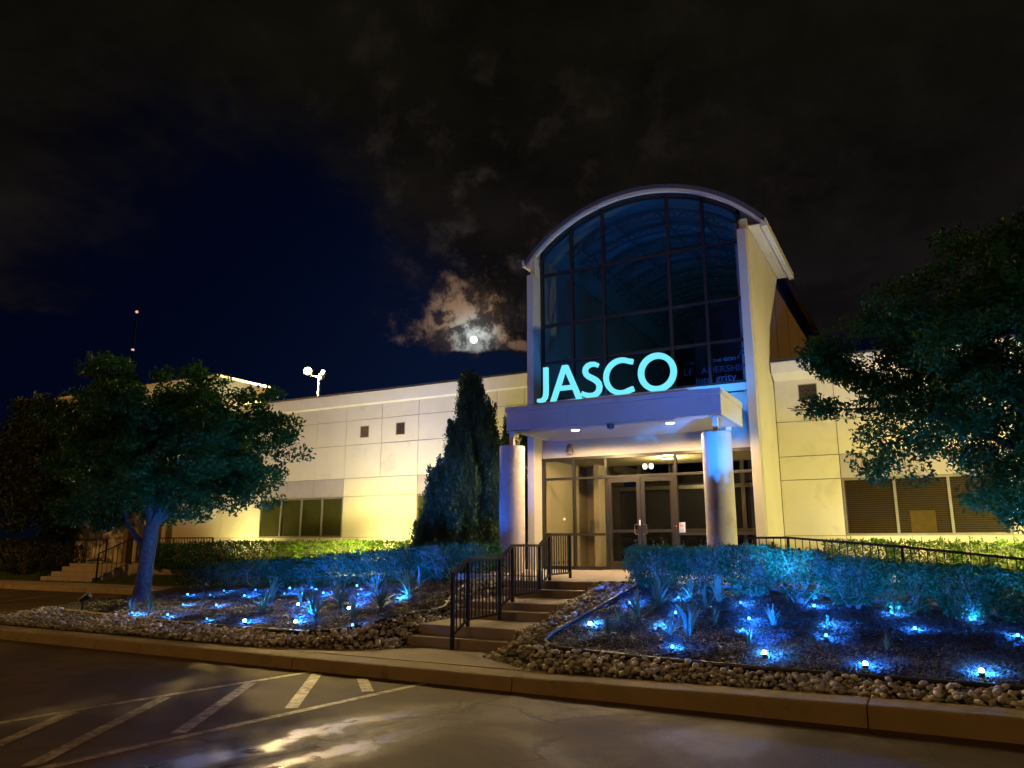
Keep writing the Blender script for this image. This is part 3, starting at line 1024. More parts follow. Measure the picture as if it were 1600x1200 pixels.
LX = [-29.9, -28.2, -26.75, -25.3, -23.85, -22.3, -20.42, -19.2, -18.0, -16.72, -15.24, -13.79, -12.38, -10.95, -10.04, -8.72]
LZ = [0.2, 1.81, 3.11, 3.70, 4.79, 5.61, 6.10]
WIN1 = (-20.42, -16.72, 1.82, 3.10)
WIN2 = (-13.78, -10.95, 1.82, 3.10)
SQ1 = (-16.12, -15.76, 5.01, 5.40)
SQ2 = (-14.67, -14.31, 5.01, 5.41)


def lm(x0, x1, z0, z1):
    mid = (x0 + x1) / 2
    if abs(z0 - 3.11) < .01 and (-20.42 < mid < -16.72 or -13.78 < mid < -10.95): return MAUVE
    return CREAM


panels(LX, LZ, [WIN1, WIN2, SQ1, SQ2], lm)
RX = [-3.02, -1.66, -0.3, 1.60, 3.1, 4.6, 7.8, 9.3, 10.8, 14]
RZ = [0.2, 1.79, 3.11, 3.68, 4.53, 5.57]
WIN3 = (-1.65, 1.60, 1.80, 3.10)
WIN4 = (4.6, 7.8, 1.80, 3.10)
SQ3 = (-2.46, -2.02, 5.03, 5.44)
panels(RX, RZ, [WIN3, WIN4, SQ3], lambda x0, x1, z0, z1: MAUVE if abs(z0 - 3.11) < .01 and (-1.7 < (x0 + x1) / 2 < 1.6) else CREAM)

# cornices
part('cornice', MB().prism([(WY - 0.10, 6.52), (WY - 0.13, 6.50), (WY - 0.10, 6.13), (WY - 0.02, 6.09), (WY + 0.5, 6.09), (WY + 0.5, 6.52)], 'x', -22.3, -8.72), CORN)
part('cornice', MB().prism([(WY - 0.38, 5.99), (WY - 0.41, 5.96), (WY - 0.36, 5.70), (WY - 0.02, 5.56), (WY + 0.5, 5.56), (WY + 0.5, 5.99)], 'x', -3.0, 14.2), CORN)
part('parapet_coping', MB().box(-22.3, -8.72, WY - 0.15, WY + 0.55, 6.525, 6.56), ROOFM)
part('parapet_coping', MB().box(-3.0, 14.2, WY - 0.43, WY + 0.55, 5.995, 6.02), ROOFM)
part('roof', MB().box(-29.9, -8.72, WY + 0.56, 40, 5.9, 6.0).box(-3.19, 14, WY + 0.56, 40, 5.5, 5.6), ROOFM)


def window(x0, x1, z0, z1, mull, mt, blinds=None):
    w = MB()
    f = 0.04
    w.box(x0, x1, WY - 0.01, WY + 0.06, z0, z0 + f).box(x0, x1, WY - 0.01, WY + 0.06, z1 - f, z1)
    w.box(x0, x0 + f, WY - 0.01, WY + 0.06, z0 + f, z1 - f).box(x1 - f, x1, WY - 0.01, WY + 0.06, z0 + f, z1 - f)
    wo = part('window', w, mt)
    xs = [x0 + f] + mull + [x1 - f]
    for a in mull:
        MB().box(a - 0.028, a + 0.028, WY - 0.014, WY + 0.06, z0 + f, z1 - f).build('mullion', mt, wo)
    for a, b in zip(xs, xs[1:]):
        MB().box(a + 0.03, b - 0.03, WY + 0.022, WY + 0.030, z0 + f, z1 - f).build('pane', GL_WIN, wo)
    return wo


# the openings in the wing wall behind the windows: recess boxes
def recess(x0, x1, z0, z1, depth, mt):
    m = MB()
    y0, y1 = WY + 0.045, WY + 0.045 + depth
    for f in (((x0, y1, z0), (x1, y1, z0), (x1, y1, z1), (x0, y1, z1)), ((x0, y0, z0), (x0, y1, z0), (x0, y1, z1), (x0, y0, z1)),
              ((x1, y0, z0), (x1, y1, z0), (x1, y1, z1), (x1, y0, z1)), ((x0, y0, z0), (x1, y0, z0), (x1, y1, z0), (x0, y1, z0)), ((x0, y0, z1), (x1, y0, z1), (x1, y1, z1), (x0, y1, z1))):
        b = len(m.v); m.v += list(f); m.f.append((b, b + 1, b + 2, b + 3))
    return m


OLIVE = mat('olive_blind', (0.10, 0.10, 0.03), 0.7, var=0.08)
w1 = window(*WIN1, [-19.45, -18.52, -17.61], GREYM)
w2 = window(*WIN2, [-12.8, -11.9], GREYM)
for wo, (a, b, c, d) in ((w1, WIN1), (w2, WIN2)):
    m = MB()
    x = a + 0.05
    while x < b - 0.1:
        m.box(x, x + 0.085, WY + 0.034, WY + 0.037, c + 0.05, d - 0.05); x += 0.09
    m.build('vertical_blinds', OLIVE, wo, kind='stuff')
w3 = window(*WIN3, [-0.56, 0.515], GREYM)
w4 = window(*WIN4, [5.7, 6.7], GREYM)
BROWN = mat('room_brown', (0.10, 0.045, 0.02), 0.8)
TAN = mat('room_tan', (0.16, 0.095, 0.03), 0.8)
for wo, (a, b, c, d) in ((w3, WIN3), (w4, WIN4)):
    m = MB()
    z = c + 0.05
    while z < d - 0.05:
        m.bar((a + 0.05, WY + 0.036, z), (b - 0.05, WY + 0.036, z + 0.0), 0.004, 0.018); z += 0.048
    m.build('venetian_blind', mat('blind_slat', (0.085, 0.045, 0.022), 0.5), wo, kind='stuff')
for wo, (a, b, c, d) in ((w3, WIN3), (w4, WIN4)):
    MB().box(a + 0.042, b - 0.042, WY + 0.0385, WY + 0.0395, c + 0.041, d - 0.041).build('dim_room_sheet', mat('painted_dim_red', (0.022, 0.007, 0.003), 0.7), wo)  # thin sheet, the room's dimness put into its dark colour
MB().box(-0.30, 0.20, WY + 0.031, WY + 0.034, 1.86, 2.34).build('lit_room_patch', TAN, w3)  # plain tan patch, the lit part of the room put into colour
for (a, b, c, d) in (SQ1, SQ2, SQ3):
    w = MB()
    f = 0.018
    w.box(a, b, WY - 0.006, WY + 0.03, c, c + f).box(a, b, WY - 0.006, WY + 0.03, d - f, d).box(a, a + f, WY - 0.006, WY + 0.03, c + f, d - f).box(b - f, b, WY - 0.006, WY + 0.03, c + f, d - f)
    wo = part('vent_window', w, JOINT)
    MB().box(a + f, b - f, WY + 0.020, WY + 0.030, c + f, d - f).build('pane', mat('vent_dark', (0.025, 0.022, 0.022), 0.3), wo)

# second, smaller entrance tower far left (flared cornice)
part('side_tower', MB().box(-30.5, -22.3, 18.75, 23, 6.1, 7.0).box(-30.5, -29.95, 19.2, 23, 0.2, 6.1), CREAM)
m = MB()
zb, zt = 6.98, 7.42
m.v += [(-30.5, 18.75, zb), (-22.3, 18.75, zb), (-22.3, 20.4, zb), (-30.5, 20.4, zb), (-31.2, 18.1, zt), (-21.6, 18.1, zt), (-21.6, 20.6, zt), (-31.2, 20.6, zt)]
m.f += [(0, 1, 2, 3), (4, 5, 6, 7), (0, 1, 5, 4), (1, 2, 6, 5), (2, 3, 7, 6), (3, 0, 4, 7)]
part('flared_cornice', m, CORN)
part('flared_cornice_edge', MB().box(-31.2, -21.6, 18.1, 20.6, 7.425, 7.50), CORN)
for x in (-27.0, -25.4):
    part('porch_post', MB().box(x, x + 0.24, 18.9, 19.14, 0.9, 6.1), mat('brown_post', (0.13, 0.085, 0.045), 0.7))
part('notice_plate', MB().box(-22.85, -22.62, WY - 0.012, WY - 0.001, 2.5, 2.85), WHITE)

# ---- entrance tower
GY = 17.5
XL, XR = -8.53, -3.22
ZC, RI = 6.345, 4.02        # arch centre height and inner radius
XC = -5.80


def arch_pt(r, x):
    return ZC + math.sqrt(max(r * r - (x - XC) ** 2, 0))


def arc_band(r0, r1, y0, y1, xa0, xb0, xa1=None, xb1=None, n=40):
    """solid arched band between radii r0<r1, from y0 to y1"""
    m = MB()
    a0, b0 = math.asin((xa0 - XC) / r0), math.asin((xb0 - XC) / r0)
    a1, b1 = math.asin(((xa1 or xa0) - XC) / r1), math.asin(((xb1 or xb0) - XC) / r1)
    for i in range(n + 1):
        t = i / n
        p = a0 + (b0 - a0) * t; qn = a1 + (b1 - a1) * t
        for r, th in ((r0, p), (r1, qn)):
            for y in (y0, y1):
                m.v.append((XC + r * math.sin(th), y, ZC + r * math.cos(th)))
    for i in range(n):
        o = i * 4; k = o + 4
        m.f += [(o, k, k + 1, o + 1), (o + 2, o + 3, k + 3, k + 2), (o, o + 2, k + 2, k), (o + 1, k + 1, k + 3, o + 3)]
    m.f += [(0, 1, 3, 2), (n * 4, n * 4 + 2, n * 4 + 3, n * 4 + 1)]
    return m


XRL, XRR = -8.95, -2.62
part('arched_roof', arc_band(4.105, 4.20, 17.30, 21.5, XRL + 0.04, XRR - 0.02, XRL, XRR), SLATE, smooth=True)
part('arched_fascia', arc_band(4.03, 4.10, 17.34, 21.45, XRL + 0.08, XRR - 0.06), CORN, smooth=True)
part('eave_fascia', MB().prism([(-2.595, 8.86), (-2.60, 9.05), (-2.64, 9.075), (-2.72, 9.03), (-2.72, 8.86)], 'y', 17.30, 21.5), CORN)
part('eave_soffit', MB().box(-3.02, -2.725, 17.34, 21.45, 8.93, 8.95), CREAM)
part('eave_fascia', MB().prism([(-9.01, 8.98), (-9.01, 9.14), (-8.97, 9.17), (-8.90, 8.98)], 'y', 17.30, 21.5), CORN)
part('rear_roof', arc_band(4.0, 4.14, 21.55, 30.5, XRL + 0.12, -2.80), ROOFM, smooth=True)
part('rear_roof_gutter', MB().box(-2.86, -2.72, 21.52, 30.5, 8.98, 9.12), ROOFM)
# side walls of the tower hall
DARKST = mat('side_stucco', (0.60, 0.52, 0.38), 0.85, var=0.06, bump=0.2, bscale=200)
part('tower_side_wall', MB().box(-3.40, -3.21, 17.62, 30, 3.85, 9.2), DARKST)
for y in (21.8, 24.2, 26.6):
    part('wall_joint_strip', MB().box(-3.208, -3.200, y, y + 0.02, 5.6, 9.2), JOINT)
part('tower_side_wall', MB().box(-8.7, -8.54, 17.62, 30, 3.85, 9.2), DARKST)
part('tower_back_wall', MB().box(-8.53, -3.41, 29.8, 30, 4.2, 10.2), HALLD)
# flared fin wall beside the glass
part('fin_wall', MB().prism([(17.24, 1.0), (19.39, 1.0), (19.39, 5.5), (18.98, 5.8), (19.45, 7.0), (21.35, 8.925), (17.24, 8.925)], 'x', -3.195, -3.025), CREAM)
part('fin_wall', MB().prism([(17.24, 1.0), (19.39, 1.0), (19.39, 8.92), (17.24, 8.92)], 'x', -8.70, -8.545), CREAM)
# pilasters and their necks
PIL = CREAM2
part('pilaster', MB().box(-3.23, -3.03, 17.02, 17.235, 0.9, 8.78), PIL, bevel=0.01)
part('pilaster', MB().box(-8.72, -8.535, 17.02, 17.48, 0.9, 8.60), PIL, bevel=0.01)
part('pilaster_neck', MB().box(-3.19, -3.03, 17.245, 17.43, 8.785, 9.10), CREAM)
part('pilaster_neck', MB().box(-8.70, -8.56, 17.20, 17.43, 8.605, 9.12), CREAM)
part('jamb', MB().box(-3.213, -3.197, 17.24, 17.49, 1.0, 9.05), PIL)

# curtain wall: mullions, transoms, panes
VX = [XL, -7.62, -6.73, -5.0, -4.12, XR]
HZ = [5.25, 6.25, 7.26, 8.68]
for x in VX:
    zt = arch_pt(RI, min(max(x, XL + .05), XR - .05)) - 0.03
    xx = min(max(x, XL + 0.035), XR - 0.035)
    part('mullion', MB().box(xx - 0.035, xx + 0.035, GY - 0.05, GY + 0.06, 5.25, zt), BLACKM)
for z in HZ:
    part('transom', MB().box(XL, XR, GY - 0.04, GY + 0.05, z - 0.033, z + 0.033) if z < 8 else MB().box(XL, XR, GY - 0.04, GY + 0.05, z - 0.033, z + 0.033), BLACKM)
part('arched_head', arc_band(RI - 0.09, RI + 0.03, GY - 0.05, GY + 0.06, XL, XR), BLACKM, smooth=True)
for x0, x1 in zip(VX, VX[1:]):
    zs = HZ + [None]
    for z0, z1 in zip(zs, zs[1:]):
        a, b = x0 + 0.04, x1 - 0.04
        if z1 is None:
            n = 8
            pts_ = [(a, z0 + 0.04), (b, z0 + 0.04)] + [(b + (a - b) * i / n, arch_pt(RI - 0.1, b + (a - b) * i / n)) for i in range(n + 1)]
        else:
            pts_ = [(a, z0 + 0.04), (b, z0 + 0.04), (b, z1 - 0.04), (a, z1 - 0.04)]
        part('pane', MB().prism(pts_, 'y', GY + 0.0, GY + 0.008), GL_UP)
part('flashing', MB().box(XL, XR - 0.02, GY - 0.12, GY - 0.055, 5.04, 5.21), CORN)
part('upper_wall', MB().box(XL, XR, GY + 0.0, GY + 0.1, 3.74, 5.02), CREAM2)

# inside the tower hall: vault deck, bowed trusses, floor
part('vault_ceiling', arc_band(3.93, 4.0, 17.62, 29.75, -8.5, -3.42), HALLW, smooth=True)
TR = mat('truss_steel', (0.14, 0.19, 0.17), 0.6)
for k in range(12):
    y = 18.2 + 0.95 * k
    m = MB()
    n = 26
    for i in range(n):
        t0 = -0.62 + 1.24 * i / n; t1 = -0.62 + 1.24 * (i + 1) / n
        for r in (3.86, 3.66):
            m.bar((XC + r * math.sin(t0), y, ZC + r * math.cos(t0)), (XC + r * math.sin(t1), y, ZC + r * math.cos(t1)), 0.06, 0.05)
        ra, rb = (3.86, 3.66) if i % 2 else (3.66, 3.86)
        m.bar((XC + ra * math.sin(t0), y, ZC + ra * math.cos(t0)), (XC + rb * math.sin(t1), y, ZC + rb * math.cos(t1)), 0.025, 0.025)
    part('roof_truss', m, TR)
for x in (-7.6, -6.5, -5.3, -4.2):
    part('purlin', MB().box(x, x + 0.06, 17.7, 29.7, arch_pt(3.70, x) - 0.14, arch_pt(3.70, x) - 0.10), TR)
part('hall_floor', MB().box(-8.53, -3.41, 17.65, 29.8, 4.10, 4.2), HALLD)
part('hall_dark_sheet', MB().box(-5.0, -3.42, 19.6, 19.7, 4.2, 7.3).prism([(-5.0, 7.3), (-3.42, 7.3), (-3.42, 8.1), (-4.0, 7.95), (-4.6, 7.6)], 'y', 19.6, 19.7), HALLD)  # dark sheet, shade of the hall's depth put into its colour

for y_ in (20.5, 25.5):
    pl_ = MB().lathe(-5.9, y_, [(0.1, 4.21), (0.12, 4.30)], 10).build('uplight', FIXT, BX)
    lamp('POINT', (-6.4, y_, 4.5), 20, (0.08, 0.50, 1.0), 0.2, parent=pl_)
# words on the banner behind the tower glass
BAN = mat('banner_lettering', (0.42, 0.44, 0.55), 0.6, var=0.02)
DIM = mat('banner_lettering_dim', (0.11, 0.10, 0.15), 0.7, var=0.02)


def words(txt, x, z, size, mt, y=17.56, shear=0.0, sx=1.0):
    c = bpy.data.curves.new('banner_word', 'FONT')
    c.body = txt
    c.size = size
    c.extrude = 0.002
    c.shear = shear
    c.materials.append(mt)
    o = bpy.data.objects.new('banner_word', c)
    COL.objects.link(o)
    o.rotation_euler = (R(90), 0, 0)
    o.scale = (sx, 1, 1)
    dg = bpy.context.evaluated_depsgraph_get()
    me = bpy.data.meshes.new_from_object(o.evaluated_get(dg))
    bpy.data.objects.remove(o)
    me.materials.clear(); me.materials.append(mt)
    o = bpy.data.objects.new('banner_word', me)
    COL.objects.link(o)
    o.rotation_euler = (R(90), 0, 0)
    o.scale = (sx, 1, 1)
    o.parent = BX
    o.location = Vector((x, y, z)) - parent_world(BX)
    return o


words('UNDER', -4.80, 5.80, 0.09, DIM); words('ONE GOD', -4.12, 5.80, 0.11, BAN, sx=1.15)
words('LE', -4.78, 5.54, 0.24, DIM); words('ADERSHIP', -4.36, 5.54, 0.22, mat('banner_mid', (0.17, 0.15, 0.24), 0.7), sx=1.05)
words('Inte', -4.50, 5.32, 0.24, DIM); words('grity', -4.02, 5.32, 0.26, mat('banner_mid2', (0.28, 0.28, 0.38), 0.7))
words('Fa', -3.54, 5.82, 0.36, mat('banner_mid3', (0.15, 0.17, 0.20), 0.7), shear=0.5)
words('va', -3.36, 5.36, 0.11, BAN)

# canopy
can = part('canopy', MB().box(-8.16, -3.42, 15.06, 17.46, 4.24, 4.60), CANOPY)
MB().box(-8.22, -3.37, 15.0, 15.055, 4.13, 4.54).build('fascia', CANOPY, can)
MB().box(-8.25, -3.35, 14.97, 15.06, 4.545, 4.66).build('fascia_cap', CANOPY, can, bevel=0.01)
MB().box(-3.415, -3.37, 15.06, 17.05, 4.13, 4.54).build('fascia', CORN, can)
MB().box(-3.42, -3.34, 15.065, 17.0, 4.545, 4.66).build('fascia_cap', CORN, can)
MB().box(-8.22, -8.165, 15.06, 17.05, 4.13, 4.54).build('fascia', CANOPY, can)
MB().box(-8.25, -8.165, 15.065, 17.0, 4.545, 4.66).build('fascia_cap', CANOPY, can)
MB().box(-8.16, -3.42, 15.06, 17.46, 4.165, 4.235).build('soffit', SOFFIT, can)
LENS = emit('warm_lens', (1.0, 0.85, 0.6), 9.0)
for x in (-6.88, -4.66):
    dl = MB().lathe(x, 15.84, [(0.115, 4.150), (0.12, 4.155), (0.12, 4.164)], 24).build('downlight', WHITE, can)
    MB().lathe(x, 15.84, [(0.092, 4.143), (0.092, 4.149)], 24).build('lens', LENS, dl)
    lamp('SPOT', (x, 15.84, 4.13), 650, CANOPY_WARM, 0.08, (x, 15.84, 0), 176, 0.25, dl)
sd = MB().lathe(-5.86, 15.42, [(0.03, 4.05), (0.075, 4.07), (0.085, 4.11), (0.055, 4.125), (0.09, 4.14), (0.09, 4.164)], 20).build('camera_dome', mat('dome_grey', (0.10, 0.11, 0.14), 0.3), can, smooth=True)
MB().box(-3.74, -3.64, 17.02, 17.16, 4.08, 4.16).build('security_camera', WHITE, can)
# letter tray
MB().box(-6.35, -4.05, 15.02, 15.16, 4.665, 4.71).build('letter_rail', CORN, can)
MB().box(-7.6, -6.36, 15.02, 15.16, 4.665, 4.70).build('letter_rail', CANOPY, can)

# columns
COLM = mat('column_stucco', (0.52, 0.48, 0.43), 0.85, var=0.07, vscale=2, bump=0.4, bscale=120, stain=((0.30, 0.26, 0.22), 2.2, 0.52, 0.5))
for cx in (-8.19, -3.54):
    col = part('column', MB().lathe(cx, 15.22, [(0.29, 0.975), (0.29, 3.76), (0.28, 3.785), (0.05, 3.79)], 40), COLM, smooth=True)
    MB().box(cx - 0.05, cx + 0.05, 15.17, 15.27, 3.79, 4.125).build('cap_post', CORN, col)
    MB().box(cx - 0.10, cx + 0.10, 15.14, 15.30, 4.10, 4.128).build('cap_plate', CORN, col)

# storefront
SF = part('storefront', MB().box(XL, XR, GY - 0.05, GY + 0.06, 3.66, 3.735), BRONZE)
SX = [XL, -7.66, -6.80, -5.06, -4.14, XR]
for x in SX:
    xx = min(max(x, XL + 0.03), XR - 0.03)
    MB().box(xx - 0.03, xx + 0.03, GY - 0.045, GY + 0.055, 1.0, 3.655).build('mullion', BRONZE, SF)
for x0, x1 in zip(SX, SX[1:]):
    a, b = x0 + 0.031, x1 - 0.031
    if x0 == XL: a = XL + 0.061
    if x1 == XR: b = XR - 0.061
    MB().box(a, b, GY - 0.04, GY + 0.05, 3.175, 3.235).build('transom', BRONZE, SF)
    MB().box(a, b, GY, GY + 0.008, 3.236, 3.655).build('pane', GL_DN, SF)
    if x0 == -6.80: continue
    MB().box(a, b, GY - 0.04, GY + 0.05, 1.0, 1.07).build('sill', BRONZE, SF)
    MB().box(a, b, GY - 0.04, GY + 0.05, 1.80, 1.86).build('mid_rail', BRONZE, SF)
    MB().box(a, b, GY, GY + 0.008, 1.071, 1.799).build('pane', GL_DN, SF)
    MB().box(a, b, GY, GY + 0.008, 1.861, 3.174).build('pane', GL_DN, SF)


def door(x0, x1, hand, lab):
    d = part('door', MB().box(x0, x0 + 0.09, GY - 0.03, GY + 0.03, 1.01, 3.17).box(x1 - 0.09, x1, GY - 0.03, GY + 0.03, 1.01, 3.17)
             .box(x0 + 0.09, x1 - 0.09, GY - 0.03, GY + 0.03, 3.06, 3.17).box(x0 + 0.09, x1 - 0.09, GY - 0.03, GY + 0.03, 1.01, 1.20)
             .box(x0 + 0.09, x1 - 0.09, GY - 0.025, GY + 0.025, 1.88, 1.93), BRONZE, label=lab)
    MB().box(x0 + 0.091, x1 - 0.091, GY, GY + 0.008, 1.201, 1.879).build('pane', GL_DN, d)
    MB().box(x0 + 0.091, x1 - 0.091, GY, GY + 0.008, 1.931, 3.059).build('pane', GL_DN, d)
    hx = x1 - 0.06 if hand > 0 else x0 + 0.06
    MB().tube([(hx, GY - 0.031, 1.82), (hx - 0.0 * hand, GY - 0.09, 1.82), (hx - 0.08 * hand, GY - 0.09, 1.84), (hx - 0.08 * hand, GY - 0.09, 2.04), (hx, GY - 0.09, 2.06), (hx, GY - 0.031, 2.06)], 0.013, 8).build('handle', mat('handle_metal', (0.32, 0.27, 0.2), 0.3, 0.9), d, smooth=True)
    return d


door(-6.765, -5.94, 1, 'left glass door')
door(-5.925, -5.095, -1, 'right glass door')
# notice stuck on the glass beside the doors
nb = MB().box(-5.05, -4.89, GY - 0.010, GY - 0.002, 1.84, 2.09).build('notice', WHITE, SF)
RED = mat('notice_red', (0.55, 0.06, 0.04), 0.6)
m = MB()
for i in range(20):
    a0, a1 = 2 * math.pi * i / 20, 2 * math.pi * (i + 1) / 20
    m.bar((-4.97 + .042 * math.cos(a0), GY - .012, 2.02 + .042 * math.sin(a0)), (-4.97 + .042 * math.cos(a1), GY - .012, 2.02 + .042 * math.sin(a1)), .003, .008)
m.bar((-5.0, GY - .012, 2.05), (-4.94, GY - .012, 1.99), .003, .008)
m.build('prohibition_ring', RED, nb)
m = MB()
m.prism([(-5.0, 2.022), (-4.945, 2.030), (-4.945, 2.016), (-4.985, 2.012), (-4.99, 1.995), (-5.003, 1.995)], 'y', GY - .0125, GY - .0105)
m.build('pistol_symbol', FIXT, nb)
m = MB()
for i in range(4):
    m.box(-5.02 + .01 * (i % 2), -4.92 - .01 * (i % 2), GY - .012, GY - .0105, 1.935 - .02 * i, 1.943 - .02 * i)
m.build('notice_lines', mat('notice_grey', (0.25, 0.2, 0.18), 0.7), nb)
part('door_label', MB().box(-5.985, -5.945, GY - 0.034, GY - 0.0305, 2.03, 2.16), WHITE)
part('call_button', MB().box(-5.10, -5.08, GY - 0.050, GY - 0.046, 1.99, 2.02), emit('red_led', (1, 0.08, 0.04), 1.5))
part('fire_alarm', MB().box(-3.30, -3.24, GY - 0.09, GY - 0.051, 2.25, 2.36), mat('alarm_red', (0.5, 0.08, 0.05), 0.5))
# wall lamp over the storefront
wl = part('wall_lamp', MB().lathe(-7.72, 17.40, [(0.085, 3.84), (0.09, 3.90), (0.07, 4.02), (0.05, 4.06)], 16), mat('lamp_bronze', (0.12, 0.09, 0.06), 0.5), smooth=True)
MB().lathe(-7.72, 17.40, [(0.03, 3.80), (0.075, 3.825), (0.083, 3.839)], 16).build('lens', mat('frosted_lens', (0.6, 0.55, 0.45), 0.4), wl, smooth=True)

# vestibule behind the storefront
VY = 20.3
vest = part('vestibule', MB().box(XL - 0.005, XL + 0.05, GY + 0.12, VY, 1.0, 3.74)
            .box(XL + 0.05, -7.8, VY, VY + 0.1, 1.0, 3.74).box(-7.95, -7.8, 19.5, VY - .005, 1.0, 3.74).box(XR - 0.05, XR, GY + 0.12, VY, 1.0, 3.74), INTW)
MB().box(XL, XR, GY + 0.12, VY, 3.745, 3.85).build('ceiling', mat('vest_ceiling', (0.42, 0.38, 0.22), 0.8, var=0.02), vest)
MB().box(XL, XR, GY + 0.07, VY + 3, 0.9, 1.0).build('floor', mat('vest_floor', (0.12, 0.10, 0.07), 0.5), vest)
MB().box(-7.79, XR, VY + 2.6, VY + 2.7, 1.0, 3.74).build('back_wall', DARKROOM, vest)
fr = MB()
for x in (-7.74, -6.9, -6.0, -5.95, -5.02, -4.1, -3.3):
    fr.box(x - 0.05, x + 0.05, VY - 0.05, VY + 0.05, 1.0, 3.74)
for z in (1.08, 1.95, 3.1):
    fr.box(-7.79, XR - .06, VY - 0.04, VY + 0.04, z - 0.05, z + 0.05)
fr.build('inner_doors', BRONZE, vest)
MB().box(-7.79, XR - 0.06, VY, VY + 0.008, 1.13, 3.2).build('inner_glass', mat('glass_painted_dark', (0.012, 0.012, 0.014), 0.06, var=0.02), vest)  # opaque panel, the darkness inside put into its near-black colour
MB().box(-8.40, -8.15, VY - 0.06, VY - 0.005, 1.9, 2.25).build('wall_panel_box', mat('panel_grey', (0.28, 0.25, 0.18), 0.6), vest)
cl = MB().lathe(-5.55, 18.6, [(0.15, 3.70), (0.16, 3.744)], 20).build('ceiling_light', WHITE, vest)
MB().lathe(-5.55, 18.6, [(0.13, 3.692), (0.13, 3.699)], 20).build('lens', emit('ceiling_lens', (1.0, 0.86, 0.55), 5.0), cl)
lamp('POINT', (-5.55, 18.6, 3.55), 210, (1.0, 0.80, 0.42), 0.12, parent=cl)
tw = MB()
for x in (-6.02, -5.86):
    tw.lathe(x, 18.15, [(0.03, 3.42), (0.055, 3.45), (0.06, 3.50), (0.04, 3.55)], 14)
tl = tw.build('twin_light_reflection', emit('twin_reflection_glow', (1.0, 0.9, 0.55), 4.0), vest)  # glowing pair standing in for a reflection of lights
MB().box(-8.46, -8.43, 18.6, 18.64, 2.22, 2.27).build('door_indicator', emit('indicator', (1.0, 0.7, 0.35), 3.0), vest)

# ------------------------------------------------------------------ sign letters
SG = thing('letter_sign', (-5.9, 15.1, 4.72), 'row of glowing cyan letters spelling JASCO standing on the canopy', 'sign')
SIGN = emit('cyan_letter_face', (0.19, 0.86, 1.0), 1.0)
SIGN_R = mat('letter_return', (0.10, 0.20, 0.28), 0.5)
Z0 = 4.715


def letter(name, loops, y0=15.06, y1=15.13):
    """loops: outer polygon (+ optional matched inner loop) in x,z"""
    m = MB()
    if len(loops) == 1:
        m.prism(loops[0], 'y', y0, y1)
    else:
        A, B = loops
        n = len(A)
        for y in (y0, y1):
            for L in (A, B):
                m.v += [(p[0], y, p[1]) for p in L]
        for i in range(n):
            j = (i + 1) % n
            m.f.append((i, j, n + j, n + i)); m.f.append((2 * n + i, 3 * n + i, 3 * n + j, 2 * n + j))
            m.f.append((i, 2 * n + i, 2 * n + j, j)); m.f.append((n + i, n + j, 3 * n + j, 3 * n + i))
    return m.build(name, SIGN, SG)


def stroke(path, w, close_cut=None):
    """polyline outline with given widths"""
    L, Rr = [], []
    n = len(path)
    for i, p in enumerate(path):
        a = Vector(path[max(i - 1, 0)]); b = Vector(path[min(i + 1, n - 1)])
        t = (b - a).normalized(); nn = Vector((-t.y, t.x))
        ww = w[i] if hasattr(w, '__len__') else w
        L.append(tuple(Vector(p) + nn * ww / 2)); Rr.append(tuple(Vector(p) - nn * ww / 2))
    return L, Rr


def ribbon(name, path, w, ends=None, y0=15.06, y1=15.13):
    L, Rr = stroke(path, w)
    if ends:
        for i, (l, r) in ends.items():
            L[i], Rr[i] = l, r
    m = MB()
    n = len(path)
    for y in (y0, y1):
        for i in range(n): m.v += [(L[i][0], y, L[i][1]), (Rr[i][0], y, Rr[i][1])]
    o = 2 * n
    for i in range(n - 1):
        a, b, c, d = 2 * i, 2 * i + 1, 2 * i + 3, 2 * i + 2
        m.f += [(a, b, c, d), (o + a, o + d, o + c, o + b), (a, d, o + d, o + a), (b, o + b, o + c, c)]
    m.f += [(0, o, o + 1, 1), (2 * n - 2, 2 * n - 1, o + 2 * n - 1, o + 2 * n - 2)]
    return m.build(name, SIGN, SG)


W = 0.110
# J
jp = [(-7.255, Z0 + 0.80), (-7.255, Z0 + 0.30), (-7.258, Z0 + 0.20), (-7.275, Z0 + 0.12), (-7.315, Z0 + 0.065), (-7.38, Z0 + 0.045), (-7.47, Z0 + 0.055)]
ribbon('letter_j', jp, [W, W, W, W, W * 0.95, W * 0.85, W * 0.62])
# A
ax0, ax1 = -7.145, -6.375
apx = -6.775
leg = []
A = [(ax0, Z0), (apx - 0.065, Z0 + 0.80), (apx + 0.065, Z0 + 0.80), (ax1, Z0), (ax1 - 0.135, Z0), (ax1 - 0.225, Z0 + 0.235), (ax0 + 0.215, Z0 + 0.235), (ax0 + 0.125, Z0)]
m = MB()
bar = [(ax0 + 0.255, Z0 + 0.335), (ax1 - 0.265, Z0 + 0.335)]
tri_top = (apx, Z0 + 0.655)
o_pts = [(ax0, Z0), (ax0 + 0.125, Z0), (ax0 + 0.215, Z0 + 0.235), (ax1 - 0.225, Z0 + 0.235), (ax1 - 0.135, Z0), (ax1, Z0), (apx + 0.065, Z0 + 0.80), (apx - 0.065, Z0 + 0.80)]
quads = [[o_pts[0], o_pts[1], bar[0], tri_top, o_pts[7]], [o_pts[5], o_pts[6], tri_top, bar[1], o_pts[4]], [o_pts[7], tri_top, o_pts[6]], [o_pts[2], o_pts[3], bar[1], bar[0]]]
for i, qd in enumerate(quads[:2] + quads[2:]):
    m.prism(qd, 'y', 15.06 + 0.0006 * i, 15.13)
m.build('letter_a', SIGN, SG)
